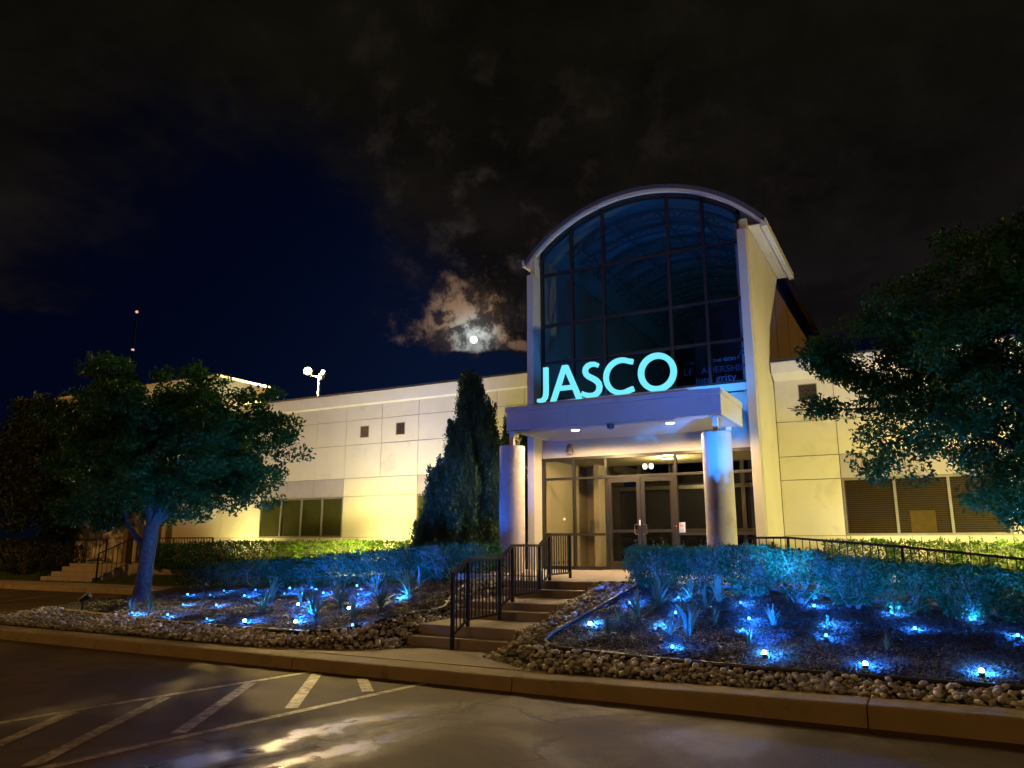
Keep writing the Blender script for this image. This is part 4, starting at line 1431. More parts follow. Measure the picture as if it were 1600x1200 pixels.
# S
sc_ = []
cx_, rt_ = -6.165, 0.205
for d in (28, 50, 72, 92, 112, 135, 160, 185, 208, 228):
    a = R(d); sc_.append((cx_ + 0.0 + 0.185 * math.cos(a) + 0.0, Z0 + 0.565 + 0.185 * math.sin(a)))
top = [(-5.985, Z0 + 0.705), (-6.06, Z0 + 0.745), (-6.15, Z0 + 0.752), (-6.235, Z0 + 0.725), (-6.285, Z0 + 0.665), (-6.295, Z0 + 0.60), (-6.27, Z0 + 0.535), (-6.21, Z0 + 0.48), (-6.12, Z0 + 0.43), (-6.04, Z0 + 0.375), (-5.985, Z0 + 0.31), (-5.965, Z0 + 0.235), (-5.98, Z0 + 0.155), (-6.03, Z0 + 0.09), (-6.11, Z0 + 0.055), (-6.21, Z0 + 0.055), (-6.31, Z0 + 0.085), (-6.385, Z0 + 0.125)]
ww = [0.095, 0.10, 0.105, 0.11, 0.115, 0.118, 0.122, 0.13, 0.136, 0.134, 0.126, 0.12, 0.118, 0.112, 0.108, 0.108, 0.105, 0.10]
ribbon('letter_s', top, ww)
# C
cp = []
for i in range(25):
    a = R(52 + (308 - 52) * i / 24)
    cp.append((-5.455 + 0.355 * math.cos(a) * 1.0, Z0 + 0.405 + 0.36 * math.sin(a)))
cp = [(-5.19, Z0 + 0.70)] + cp[1:-1] + [(-5.19, Z0 + 0.115)]
ribbon('letter_c', cp, W)
# O
n = 48
Oo = [(-4.665 + 0.415 * math.cos(2 * math.pi * i / n), Z0 + 0.41 + 0.42 * math.sin(2 * math.pi * i / n)) for i in range(n)]
Oi = [(-4.665 + 0.292 * math.cos(2 * math.pi * i / n), Z0 + 0.41 + 0.298 * math.sin(2 * math.pi * i / n)) for i in range(n)]
letter('letter_o', [Oo, Oi])

# ------------------------------------------------------------------ floods and lamps with their light
def flood(name, loc, target, energy, color, lab, cat='floodlight', group='floodlights hidden behind the hedges', angle=130, w=0.11, lensm=None):
    t = thing(name, (loc[0], loc[1], loc[2] - 0.25), lab, cat, group)
    d = (Vector(target) - Vector(loc)).normalized()
    MB().tube([(loc[0], loc[1], loc[2] - 0.30), (loc[0], loc[1], loc[2] - 0.05)], 0.018, 6).build('stake', FIXT, t)
    P = Vector(loc)
    MB().tube([P - d * 0.10, P - d * 0.02, P + d * 0.045], [w * 0.55, w * 0.9, w], 10).build('housing', FIXT, t)
    MB().tube([P + d * 0.046, P + d * 0.050], w * 0.9, 10).build('lens', lensm, t)
    lamp('SPOT', tuple(P + d * 0.07), energy, color, w * 0.7, target, angle, 0.5, t)
    return t


LW = emit('flood_lens', (1.0, 0.85, 0.5), 8.0)
G = 'floodlights hidden behind the hedges'
flood('floodlight', (-13.4, 15.1, 1.25), (-14.6, 19.4, 3.4), 1750, WARM, 'bright warm floodlight between the two left hedges, nearest the juniper', group=G, lensm=LW, angle=140)
flood('floodlight', (-14.6, 17.95, 1.1), (-14.7, 19.4, 2.6), 420, WARM, 'warm floodlight at the foot of the left wing wall below the two small square openings', group=G, lensm=LW, angle=165)
flood('floodlight', (-0.4, 17.9, 1.1), (-1.2, 19.4, 2.2), 150, WARM, 'warm floodlight at the foot of the right wing wall under its window', group=G, lensm=LW, angle=165)
flood('floodlight', (-20.8, 18.15, 1.1), (-20.9, 19.4, 3.6), 330, WARM, 'warm floodlight behind the left hedge near the side porch', group=G, lensm=LW, angle=150)
flood('floodlight', (-10.2, 17.9, 1.2), (-10.8, 19.4, 5.0), 260, WARM, 'warm floodlight at the wall behind the juniper', group=G, lensm=LW, angle=150)
flood('floodlight', (2.6, 15.2, 1.75), (-1.6, 19.4, 4.2), 1900, WARM, 'warm floodlight behind the ramp railing lighting the right wing', group=G, lensm=LW, angle=160)

# flood lamps on the canopy roof (blue)
BLENS = emit('blue_lens', (0.25, 0.75, 1.0), 6.0)
flood('roof_floodlight', (-4.0, 16.5, 4.88), (-3.9, 17.45, 5.5), 90, BLUE, 'small blue floodlight lying on the canopy roof near the right pilaster', group='blue lights on the canopy roof', lensm=BLENS, angle=150, w=0.05)
flood('roof_floodlight', (-7.3, 16.3, 4.88), (-6.8, 18.5, 8.6), 120, BLUE, 'small blue floodlight lying on the canopy roof behind the letter J', group='blue lights on the canopy roof', lensm=BLENS, angle=120, w=0.05)

# garden lights
LED_R = [(-4.11, 9.84), (-3.17, 10.65), (-3.36, 11.47), (-2.79, 9.19), (-3.2, 10.0), (-3.94, 10.94), (-2.45, 11.46), (-2.18, 10.64), (-2.15, 10.09), (-1.49, 11.66), (-1.22, 10.75), (-1.19, 10.16), (-1.75, 9.25), (-0.71, 9.16), (-0.52, 11.7), (-0.25, 10.91), (0.43, 11.82), (0.82, 11.06), (0.34, 9.26)]
LED_L = [(-13.12, 9.52), (-12.11, 9.5), (-10.84, 9.28), (-9.92, 9.25), (-8.88, 9.32), (-7.64, 9.2), (-12.94, 10.48), (-12.05, 10.51), (-13.65, 11.72), (-14.44, 11.79), (-14.02, 12.41), (-12.56, 11.66), (-13.16, 12.52), (-11.07, 10.63), (-11.65, 11.86), (-12.46, 12.84), (-10.02, 10.55), (-10.49, 11.72), (-11.88, 12.9), (-8.57, 10.21), (-9.38, 11.42), (-10.68, 12.95), (-8.08, 10.88)]
# (x,y): (target, energy) for the lights that are turned up at something
AIM = {(-3.17, 10.65): ((-3.3, 12.3, 1.7), 16, 90), (-1.22, 10.75): ((-1.2, 12.2, 1.7), 18, 90), (-1.19, 10.16): ((-0.4, 12.2, 1.6), 40, 75), (-3.36, 11.47): ((-3.3, 12.6, 1.5), 3, 140), (-2.79, 9.19): ((-3.3, 12, 1.5), 12, 60), (-4.11, 9.84): ((-5.2, 15.0, 4.9), 110, 42),
       (0.34, 9.26): ((0.0, 11.2, 2.8), 120, 100), (-0.71, 9.16): ((-3.54, 15.2, 3.0), 2300, 17), (0.82, 11.06): ((1.2, 11.2, 3.0), 34, 120), (0.43, 11.82): ((0.4, 12.4, 1.9), 2, 150), (-1.75, 9.25): ((-2.2, 12.0, 1.5), 110, 60),
       (-1.49, 11.66): ((-1.0, 12.4, 3.2), 6, 140), (-0.25, 10.91): ((-0.2, 11.8, 3.4), 25, 120), (-3.94, 10.94): ((-3.9, 12.4, 1.5), 10, 120), (-2.18, 10.64): ((-2.3, 12.2, 1.6), 16, 100), (-2.15, 10.09): ((-1.8, 12.2, 1.5), 24, 80), (-2.45, 11.46): ((-2.2, 12.6, 1.7), 3, 140),
       (-13.12, 9.52): ((-15.1, 11.14, 1.4), 14, 60), (-12.94, 10.48): ((-15.1, 11.15, 2.2), 16, 70), (-9.92, 9.25): ((-12.6, 11.6, 3.2), 105, 80), (-11.07, 10.63): ((-12.6, 11.6, 3.4), 50, 100),
       (-10.49, 11.72): ((-10.6, 13.5, 1.3), 34, 120), (-8.57, 10.21): ((-9.9, 14.0, 1.25), 170, 55), (-9.38, 11.42): ((-9.2, 14, 1.3), 34, 120), (-12.56, 11.66): ((-12.8, 13.2, 1.2), 34, 120), (-8.88, 9.32): ((-11.6, 13.4, 1.2), 120, 50), (-8.08, 10.88): ((-8.6, 14.0, 1.2), 16, 60), (-10.02, 10.55): ((-10.6, 13.6, 1.1), 90, 55), (-11.65, 11.86): ((-11.8, 13.6, 1.0), 44, 85),
       (-7.64, 9.2): ((-7.9, 15.0, 4.8), 8, 40), (-12.05, 10.51): ((-13.8, 11.6, 3.6), 30, 100)}
LEDM = emit('led_lens', (0.12, 0.55, 1.0), 5.0)
LEDS = emit('led_lens_soft', (0.06, 0.35, 1.0), 2.5)
LEDB = emit('led_lens_bright', (0.35, 0.85, 1.0), 40.0)


def led(x, y, lab, grp, i):
    z = T(x, y) + 0.02
    t = thing('garden_light', (x, y, z), lab, 'garden light', grp)
    aim = AIM.get((x, y))
    MB().tube([(x, y, z - 0.03), (x, y, z + 0.035)], 0.028, 8).build('body', FIXT, t)
    r = 0.024 if (aim and aim[1] > 100) else (0.017 if i % 3 else 0.02)
    MB().lathe(x, y, [(r, z + 0.035), (r, z + 0.055), (r * .7, z + 0.07)], 10).build('lens', LEDB if (aim and aim[1] > 50) else (LEDM if i % 2 else LEDS), t, smooth=True)
    e = 1.0 + 0.9 * random.random()
    pc = DEEP if i % 2 else (0.03, 0.26, 1.0)
    lamp('SPOT', (x, y + 0.05, z + 0.14), e * (30.0 if i % 3 else 46.0), pc, 0.012, (x + 0.04, y + 0.16, z - 0.06), 150, 0.8, t)
    lamp('POINT', (x, y + 0.05, z + 0.10), e * 6.0, pc, 0.015, parent=t)
    if aim:
        lamp('SPOT', (x, y + 0.04, z + 0.11), aim[1] * (3.4 if aim[0][2] > 1.9 else 9.0), (BLUE if aim[0][2] > 1.9 else (0.008, 0.13, 1.0)), 0.02, aim[0], aim[2], 0.6, t)


def rows_label(pts, side):
    front = sorted([p for p in pts if p[1] < 9.9], key=lambda p: abs(p[0] + 6))
    mid = sorted([p for p in pts if 9.9 <= p[1] < 11.2], key=lambda p: abs(p[0] + 6))
    back = sorted([p for p in pts if p[1] >= 11.2], key=lambda p: abs(p[0] + 6))
    lab = {}
    for rowname, row in (('front', front), ('middle', mid), ('back', back)):
        for k, p in enumerate(row):
            lab[p] = f'{ORD[k]} small blue garden light from the stairs, {rowname} row of the {side} mulch bed'
    return lab


for pts_, side in ((LED_R, 'right'), (LED_L, 'left')):
    lb = rows_label(pts_, side)
    for i, p in enumerate(pts_):
        led(p[0], p[1], lb[p], f'blue garden lights in the {side} mulch bed', i)

# bullet spotlight (unlit black) at the left end of the bed
b = thing('bullet_spotlight', (-14.85, 9.66, 0.3), 'small black stake spotlight at the left tip of the mulch bed', 'spotlight')
MB().tube([(-14.85, 9.66, 0.25), (-14.85, 9.66, 0.50)], 0.02, 6).build('stake', FIXT, b)
MB().tube([(-14.90, 9.64, 0.50), (-14.80, 9.70, 0.57), (-14.74, 9.73, 0.61)], [0.035, 0.065, 0.07], 10).build('housing', FIXT, b)
b = thing('bullet_spotlight', (-15.0, 12.6, 0.4), 'small black stake spotlight just behind the tree trunk, left bed', 'spotlight')
MB().tube([(-14.9, 12.6, 0.35), (-14.9, 12.6, 0.62)], 0.02, 6).build('stake', FIXT, b)
MB().tube([(-14.9, 12.6, 0.60), (-14.85, 12.62, 0.68)], [0.04, 0.06], 10).build('housing', FIXT, b)

# twin lamp on a pole behind the roof
rl2 = thing('roof_lamp', (-20.47, 22, 6.0), 'twin floodlight on a short pole rising above the left wing roof', 'lamp post')
MB().tube([(-20.47, 22, 6.0), (-20.45, 22, 8.05)], 0.05, 8).build('pole', mat('grey_pole', (0.3, 0.3, 0.28), 0.5, 0.3), rl2)
HL = emit('roof_lamp_lens', (1.0, 0.90, 0.55), 12.0)
MB().bar((-20.9, 22, 8.1), (-20.15, 22, 8.0), 0.05).build('arm', FIXT, rl2)
hd = MB().box(-21.02, -20.74, 21.85, 22.15, 8.13, 8.36).build('lamp_head', FIXT, rl2)
MB().lathe(-20.88, 21.80, [(0.08, 8.14), (0.155, 8.20), (0.165, 8.28), (0.12, 8.38), (0.05, 8.41)], 14).build('lens', HL, hd, smooth=True)
hd = MB().tube([(-20.35, 22, 7.9), (-20.2, 21.9, 8.12)], [0.06, 0.15], 8).build('lamp_head', FIXT, rl2)
MB().bar((-20.30, 21.86, 7.95), (-20.10, 21.84, 8.22), 0.10, 0.08).build('lens', HL, hd)
lamp('POINT', (-20.85, 21.55, 8.25), 7000, (1.0, 0.70, 0.24), 0.12, parent=rl2)

# distant radio mast with its red lamps
ms = thing('radio_mast', (-310, 212, 0), 'distant thin radio mast with tiny red lamps against the night sky, far left', 'mast')
MB().tube([(-310, 212, 0), (-310, 212, 105)], [1.0, 0.35], 5).build('mast', ROOFM, ms)
for i, z in enumerate((106, 88, 68)):
    MB().lathe(-310, 212, [(0.3, z - 0.6), (0.75, z), (0.3, z + 0.6)], 6).build('warning_lamp', emit('red_beacon', (1.0, 0.45, 0.35), 1.0) if i != 1 else emit('pink_beacon', (1.0, 0.6, 0.5), 0.9), ms)

# the moon
MD = 3500.0
mm = bpy.data.meshes.new('moon')
bm = bmesh.new(); bmesh.ops.create_uvsphere(bm, u_segments=32, v_segments=16, radius=MD * 0.0052); bm.to_mesh(mm); bm.free()
mm.polygons.foreach_set('use_smooth', [True] * len(mm.polygons))
mm.materials.append(emit('moon_face', (1.0, 0.97, 0.88), 1.5))
moon = bpy.data.objects.new('moon', mm); COL.objects.link(moon)
moon.location = cam.location + MOON_DIR * MD
moon['label'] = 'full moon shining through broken cloud just above the juniper'; moon['category'] = 'moon'

# ------------------------------------------------------------------ plants
def leaf_cloud(centers, per, spread, size, rng, aspect=0.5, droop=0.0, flat=0.0):
    """leaf-sized rhombs scattered round each centre"""
    n = len(centers) * per
    C_ = np.repeat(np.asarray(centers), per, axis=0)
    d = rng.normal(0, 1, (n, 3)); d /= np.linalg.norm(d, axis=1)[:, None] + 1e-9
    rad = rng.uniform(0.0, 1.0, n) ** 0.45
    sp = spread if hasattr(spread, '__len__') else (spread, spread, spread)
    P = C_ + d * rad[:, None] * np.array(sp)
    a = rng.normal(0, 1, (n, 3)); a[:, 2] -= droop; a /= np.linalg.norm(a, axis=1)[:, None]
    b = rng.normal(0, 1, (n, 3)); b = np.cross(a, b); b /= np.linalg.norm(b, axis=1)[:, None]
    L = size * rng.uniform(0.6, 1.25, n)[:, None]
    Wd = L * aspect
    nrm = np.cross(a, b)
    v = np.stack([P - a * L / 2, P + b * Wd / 2 + nrm * L * 0.08, P + a * L / 2, P - b * Wd / 2 + nrm * L * 0.08], 1).reshape(-1, 3)
    f = np.arange(n * 4).reshape(-1, 4)
    return v, f


def grow(m, p, d, r, length, depth, rng, tips, bend=0.25, split=(2, 3), shrink=0.72, ang=0.55, up=0.15, n=6):
    """recursive limb: adds a tapered bent tube, records tips"""
    pts = [Vector(p)]; rad = [r]
    seg = 4
    d = Vector(d).normalized()
    for i in range(seg):
        d = (d + Vector((rng.gauss(0, bend), rng.gauss(0, bend), rng.gauss(0, bend) + up)) * 0.35).normalized()
        pts.append(pts[-1] + d * length / seg)
        rad.append(r * (1 - 0.38 * (i + 1) / seg))
    m.tube(pts, rad, n if depth > 1 else 4, caps=False)
    if depth <= 2:
        tips += [tuple(q) for q in pts[1:]]
    if depth <= 0: return
    k = rng.choice(split)
    for i in range(k):
        th = rng.uniform(0, 2 * math.pi)
        side_ = d.orthogonal().normalized()
        side_.rotate(Matrix.Rotation(th + i * 2 * math.pi / k, 3, d))
        nd = (d * math.cos(ang) + side_ * math.sin(ang) * rng.uniform(0.7, 1.3)).normalized()
        grow(m, pts[-1], nd, rad[-1] * 0.8, length * shrink * rng.uniform(0.8, 1.15), depth - 1, rng, tips, bend, split, shrink, ang, up, n)


def tree(name, base, lab, cat, trunk_pts, trunk_r, limbs, center, radii, n_clump, per, leaf, mt, seed, depth=3, spread=0.32, aspect=0.5, length=1.1, droop=0.3, hull=None):
    t = thing(name, base, lab, cat)
    rng = random.Random(seed); nrng = np.random.default_rng(seed)
    m = MB()
    tp2 = []; tr2 = []
    for (a_, ra_), (b_, rb_) in zip(zip(trunk_pts, trunk_r), zip(trunk_pts[1:], trunk_r[1:])):
        for q_ in range(6):
            tp2.append(tuple(Vector(a_).lerp(Vector(b_), q_ / 6))); tr2.append(ra_ + (rb_ - ra_) * q_ / 6)
    tp2.append(trunk_pts[-1]); tr2.append(trunk_r[-1])
    m.tube(tp2, tr2, 28, caps=False)
    tips = []
    for (p, d, r, L) in limbs:
        grow(m, p, d, r, L, depth, rng, tips)
    from mathutils import noise as mn
    nv = []
    for (px, py, pz) in m.v:
        q = mn.noise(Vector((px * 9, py * 9, pz * 2.2))) * 0.022 + mn.noise(Vector((px * 26, py * 26, pz * 5))) * 0.010
        dx, dy = px - base[0], py - base[1]
        L_ = math.hypot(dx, dy) or 1
        nv.append((px + dx / L_ * q, py + dy / L_ * q, pz) if L_ < 0.6 and pz < base[2] + 2.6 else (px, py, pz))
    m.v = nv
    m.build('trunk', BARK, t, smooth=True)
    # crown: clumps in a lumpy volume plus clumps at the limb ends
    cs = []
    cx, cy, cz = center; rx, ry, rz = radii
    while len(cs) < n_clump:
        u = nrng.uniform(-1, 1, 3)
        rr_ = np.linalg.norm(u)
        if rr_ > 1 or rr_ < 0.35: continue
        dd = u / rr_
        lump = 0.80 + 0.16 * math.sin(dd[0] * 6 + seed) * math.cos(dd[2] * 6.3 + seed * 2) + 0.12 * math.sin(dd[1] * 8 + dd[0] * 5) + 0.08 * math.sin(dd[2] * 13 + seed)
        if rr_ > lump: continue
        p = (cx + u[0] * rx, cy + u[1] * ry, cz + u[2] * rz)
        if hull and not hull(p): continue
        cs.append(p)
    tp = [q for q in tips if ((q[0] - cx) / rx) ** 2 + ((q[1] - cy) / ry) ** 2 + ((q[2] - cz) / rz) ** 2 < 1.15]
    rng.shuffle(tp)
    cs += tp[:n_clump // 2]
    v, f = leaf_cloud(cs, per, (spread, spread, spread * 0.7), leaf, nrng, aspect, droop)
    np_mesh('crown', v, f, mt, t)
    return t


# big multi-stem tree at the left end of the bed
bx, by = -15.14, 11.14
tree('shade_tree', (bx, by, 0.3), 'broad shade tree with blue-lit forked trunk in the left mulch bed', 'tree',
     [(bx, by, 0.25), (bx + .02, by, 0.5), (bx + .08, by, 1.0), (bx + .14, by, 1.6), (bx + .16, by, 2.0)], [0.25, 0.185, 0.16, 0.15, 0.15],
     [((bx + .12, by, 1.45), (-0.9, 0.1, 0.75), 0.09, 1.0), ((bx + .14, by, 1.95), (-0.35, 0.2, 1), 0.11, 1.05), ((bx + .18, by, 2.0), (0.75, 0.1, 0.9), 0.13, 1.1), ((bx + .16, by, 2.0), (0.15, -0.3, 1), 0.12, 1.05), ((bx + .16, by, 2.0), (0.3, 0.5, 0.8), 0.10, 1.05)],
     (bx + 0.3, by, 3.75), (3.45, 2.8, 2.15), 620, 78, 0.105, LEAF_T, 5, depth=3, spread=0.27,
     hull=lambda p: p[2] > 2.1 - 0.12 * abs(p[0] - bx) and not (abs(p[0] - bx) < 0.9 and p[2] < 2.55))
# darker tree beyond it
bx2, by2 = -31.5, 19.2
tree('dark_tree', (bx2, by2, 0.1), 'dark unlit tree behind the big shade tree at the left edge', 'tree',
     [(bx2, by2, 0.05), (bx2, by2, 1.2), (bx2 + .1, by2, 2.2)], [0.26, 0.2, 0.18],
     [((bx2, by2, 2.1), (-0.6, 0, 1), 0.1, 1.2), ((bx2, by2, 2.1), (0.7, 0.2, 1), 0.1, 1.2), ((bx2, by2, 2.1), (0, -0.4, 1), 0.1, 1.2)],
     (bx2 + 0.8, by2 - 0.6, 4.7), (5.6, 3.0, 3.3), 800, 60, 0.17, LEAF_D, 9, spread=0.45, hull=lambda p: p[2] > 1.9)
# tree at the right edge
bx3, by3 = 2.05, 11.0
tree('shade_tree', (bx3, by3, 0.6), 'large tree at the right edge with blue-lit lower leaves in front of the right wing', 'tree',
     [(bx3, by3, 0.45), (bx3, by3, 1.0), (bx3 - .12, by3, 1.9), (bx3 - .3, by3, 2.6)], [0.24, 0.19, 0.17, 0.15],
     [((bx3 - .3, by3, 2.55), (-0.8, 0.0, 0.9), 0.11, 1.15), ((bx3 - .25, by3, 2.5), (0.3, 0.3, 1), 0.12, 1.15), ((bx3 - .3, by3, 2.55), (-0.3, -0.4, 1), 0.10, 1.1), ((bx3 - .3, by3, 2.3), (-0.9, 0.4, 0.35), 0.07, 1.4)],
     (1.95, 11.1, 3.75), (3.05, 2.1, 2.35), 960, 110, 0.078, LEAF_T, 14, spread=0.25, aspect=0.42, length=1.0,
     hull=lambda p: p[2] > 1.88 + 0.08 * max(p[0], 0) + 0.25 * math.sin(p[0] * 4.0) and p[2] < 5.1 + (p[0] + 0.3) * 0.62)


# conifers by the entrance
def juniper(base, leaders, lab, seed):
    """leaders: (dx, dy, height, radius, plumes)"""
    t = thing('juniper', base, lab, 'conifer')
    rng = random.Random(seed); nrng = np.random.default_rng(seed)
    m = MB()
    V = []; F = []; off = 0
    for (dx, dy, H, rad, n) in leaders:
        x, y, z = base[0] + dx, base[1] + dy, base[2]
        m.tube([(base[0] + dx * .3, base[1] + dy * .3, z - 0.1), (x, y, z + H * 0.4), (x, y, z + H * 0.9)], [0.10, 0.05, 0.008], 6)
        for i in range(n):
            hh = rng.random() ** 1.05
            z0 = z + 0.05 + hh * H * 0.86
            th = rng.uniform(0, 2 * math.pi)
            lob = 0.66 + 0.42 * math.sin(th * 2 + hh * 9 + seed + dx * 7)
            rmax = rad * (1 - hh) ** 0.55 * lob * rng.uniform(0.45, 1.08)
            L = (0.38 + 0.5 * rng.random()) * (1 - 0.35 * hh)
            if rng.random() < 0.14:
                rmax = min(rmax * 1.45, rad * 1.15); L *= 1.5
            e = Vector((x + math.cos(th) * rmax, y + math.sin(th) * rmax, z0))
            k = 120
            s = nrng.uniform(0, 1, k)
            lean = np.array([math.cos(th) * 0.10 + rng.gauss(0, .05), math.sin(th) * 0.10, L])
            P = np.array(e)[None, :] + (s[:, None] - 0.35) * lean[None, :]
            wdt = 0.15 * (1 - s) ** 0.75 + 0.008
            P = P + nrng.normal(0, 1, (k, 3)) * wdt[:, None] * np.array([0.62, 0.62, 0.3])
            a = nrng.normal(0, 0.38, (k, 3)) + np.array([math.cos(th) * .2, math.sin(th) * .2, 1.0]); a /= np.linalg.norm(a, axis=1)[:, None]
            b = np.cross(a, nrng.normal(0, 1, (k, 3))); b /= np.linalg.norm(b, axis=1)[:, None]
            Ls = nrng.uniform(0.05, 0.11, k)[:, None]
            v = np.stack([P - a * Ls / 2, P + b * 0.017, P + a * Ls / 2, P - b * 0.017], 1).reshape(-1, 3)
            V.append(v); F.append(np.arange(k * 4).reshape(-1, 4) + off); off += k * 4
    m.build('trunk', BARK, t, smooth=True)
    np_mesh('foliage', np.concatenate(V), np.concatenate(F), LEAF_J, t)
    return t


juniper((-10.25, 16.6, 0.85), [(0, 0, 5.75, 0.78, 220), (0.22, 0.1, 5.45, 0.66, 150), (0.48, 0.1, 4.9, 0.66, 150), (-0.40, 0, 4.3, 0.66, 150), (0.72, 0.1, 3.9, 0.60, 110), (-0.80, -0.1, 3.1, 0.60, 110), (0.1, -0.5, 3.6, 0.75, 130), (0.95, -.1, 2.3, 0.5, 60), (-1.0, -.2, 1.6, .5, 50)], 'tall ragged dark juniper left of the entrance column', 31)
juniper((-11.5, 16.9, 0.85), [(0, 0, 2.9, 0.30, 40), (-0.1, -.2, 1.5, 0.4, 30)], 'shorter narrow juniper touching the left side of the tall one', 32)
juniper((-9.45, 18.3, 0.85), [(0, 0, 4.4, 0.36, 60), (.1, 0, 2.4, 0.4, 40)], 'slim juniper at the wall, right behind the left entrance column', 33)
juniper((-10.0, 18.4, 0.85), [(0, 0, 4.5, 0.36, 60), (0, 0, 2.2, 0.5, 50)], 'slim juniper squeezed between the tall one and the left column', 34)


# hedges: box-clipped shrubs made of twigs and small leaves
def shrub(base, w, d, h, lab, grp, mt, seed, leaf=0.042, n=1500, twiggy=0.5, name='clipped_shrub'):
    t = thing(name, base, lab, 'shrub', grp)
    rng = random.Random(seed); nrng = np.random.default_rng(seed)
    x, y, z = base
    m = MB()
    tips = []
    for i in range(9):
        a = rng.uniform(0, 6.28); s = rng.uniform(0.15, 0.5)
        p = Vector((x + rng.gauss(0, 0.05), y + rng.gauss(0, 0.05), z - 0.03))
        ex = Vector((x + math.cos(a) * w * s, y + math.sin(a) * d * s, z + h * rng.uniform(0.55, 0.8)))
        mid = p.lerp(ex, 0.5) + Vector((rng.gauss(0, .04), rng.gauss(0, .04), 0))
        m.tube([p, mid, ex], [0.013, 0.009, 0.006], 4, caps=False)
        for k in range(5):
            b0 = mid.lerp(ex, rng.random())
            e2 = b0 + Vector((rng.gauss(0, w * 0.22), rng.gauss(0, d * 0.22), h * rng.uniform(0.1, 0.35)))
            e2.x = min(max(e2.x, x - w / 2), x + w / 2); e2.y = min(max(e2.y, y - d / 2), y + d / 2); e2.z = min(e2.z, z + h * 0.98)
            m.tube([b0, e2], [0.006, 0.003], 3, caps=False)
            for q_ in range(3):
                e3 = e2.lerp(b0, rng.random() * 0.6) + Vector((rng.gauss(0, .06), rng.gauss(0, .06), rng.uniform(0.02, .12)))
                e3.z = min(e3.z, z + h)
                m.tube([e2.lerp(b0, rng.random() * .7), e3], [0.0035, 0.002], 3, caps=False)
    m.build('branches', TWIG, t)
    # leaves in a rounded box, denser at the shell
    k = n
    u = nrng.uniform(-1, 1, (k * 2, 3))
    r = np.max(np.abs(u), axis=1)
    keep_ = nrng.random(k * 2) < (0.25 + 0.75 * r ** 3)
    hump = 0.05 * math.sin(seed * 1.7)
    u = u[keep_][:k]; k = len(u)
    zz = (u[:, 2] + 1) / 2
    taper = 0.55 + 0.45 * np.clip(zz * 1.9, 0, 1)
    lump = 1 + 0.10 * np.sin(u[:, 0] * 6 + seed) * np.cos(u[:, 1] * 5 + zz * 7)
    P = np.stack([x + u[:, 0] * w / 2 * taper * lump, y + u[:, 1] * d / 2 * taper * lump, z + h * (0.10 + 0.87 * zz * (1 - 0.05 * u[:, 0] ** 4)) + (0.018 * np.sin(u[:, 0] * 9 + seed) + hump * 0.5) * zz], 1)
    low = (zz < 0.35) & (nrng.random(k) < twiggy)
    P = P[~low]
    P += nrng.normal(0, 0.014, P.shape)
    k = len(P)
    a = nrng.normal(0, 1, (k, 3)); a[:, 2] += 0.5; a /= np.linalg.norm(a, axis=1)[:, None]
    b = np.cross(a, nrng.normal(0, 1, (k, 3))); b /= np.linalg.norm(b, axis=1)[:, None]
    L = leaf * nrng.uniform(0.6, 1.3, k)[:, None]
    v = np.stack([P - a * L / 2, P + b * L * 0.28, P + a * L / 2, P - b * L * 0.28], 1).reshape(-1, 3)
    ns = max(6, int(w * 14))
    sx = nrng.uniform(-0.45, 0.45, ns); sy = nrng.uniform(-0.45, 0.45, ns); sh = nrng.uniform(0.02, 0.10, ns)
    SP = np.repeat(np.stack([x + sx * w, y + sy * d, z + h * 0.95 + 0 * sx], 1), 6, axis=0)
    SP[:, 2] += np.tile(np.linspace(0, 1, 6), ns) * np.repeat(sh, 6)
    v2, f2 = leaf_cloud(SP, 1, 0.012, leaf, nrng, 0.5)
    v = np.concatenate([v, v2]); k = len(v) // 4
    np_mesh('leaves', v, np.arange(k * 4).reshape(-1, 4), mt, t)
    return t


# right front hedge
hx = [-3.86, -3.12, -2.40, -1.70, -1.02, -0.34, 0.34, 1.02, 1.7]
for i, x in enumerate(hx):
    zb = T(x, 12.05)
    top_ = float(np.interp(x, [-4.2, -2.4, -1.3, 0.3, 0.7, 2], [1.60, 1.59, 1.47, 1.33, 1.30, 1.2]))
    shrub((x, 12.0, zb), 0.84, 0.80, top_ - zb, f'{ORD[i]} blue-lit clipped shrub from the stairs in the right front hedge', 'clipped shrubs of the right front hedge', LEAF_H, 50 + i, n=6800, twiggy=(0.7 if i in (1, 3, 5) else 0.25))
shrub((-4.18, 12.1, T(-4.2, 12.1)), 0.42, 0.4, 0.50, 'small leafy shoot at the left end of the right front hedge', 'clipped shrubs of the right front hedge', LEAF_H, 77, n=500, twiggy=0.2)
# left front hedge
hl = [(-15.3, 13.7), (-14.45, 13.7), (-13.6, 13.75), (-12.75, 13.8), (-11.9, 13.85), (-11.05, 13.9), (-10.2, 14.0), (-9.35, 14.1), (-8.55, 14.3)]
for i, (x, y) in enumerate(reversed(hl)):
    zb = T(x, y) - 0.04
    top_ = float(np.interp(x, [-16, -13, -11, -9.5, -7.5], [1.10, 1.30, 1.44, 1.60, 1.62]))
    shrub((x, y, zb), 0.98, 0.95, top_ - zb, f'{ORD[i]} clipped shrub from the entrance in the blue-lit left front hedge', 'clipped shrubs of the left front hedge', LEAF_H, 90 + i, n=3600 if x > -14 else 1500, leaf=0.055, twiggy=0.6)
shrub((-16.1, 13.5, 0.40), 0.9, 0.8, 0.62, 'dark loose bush at the left end of the left front hedge', 'clipped shrubs of the left front hedge', LEAF_D, 120, n=900, leaf=0.07)
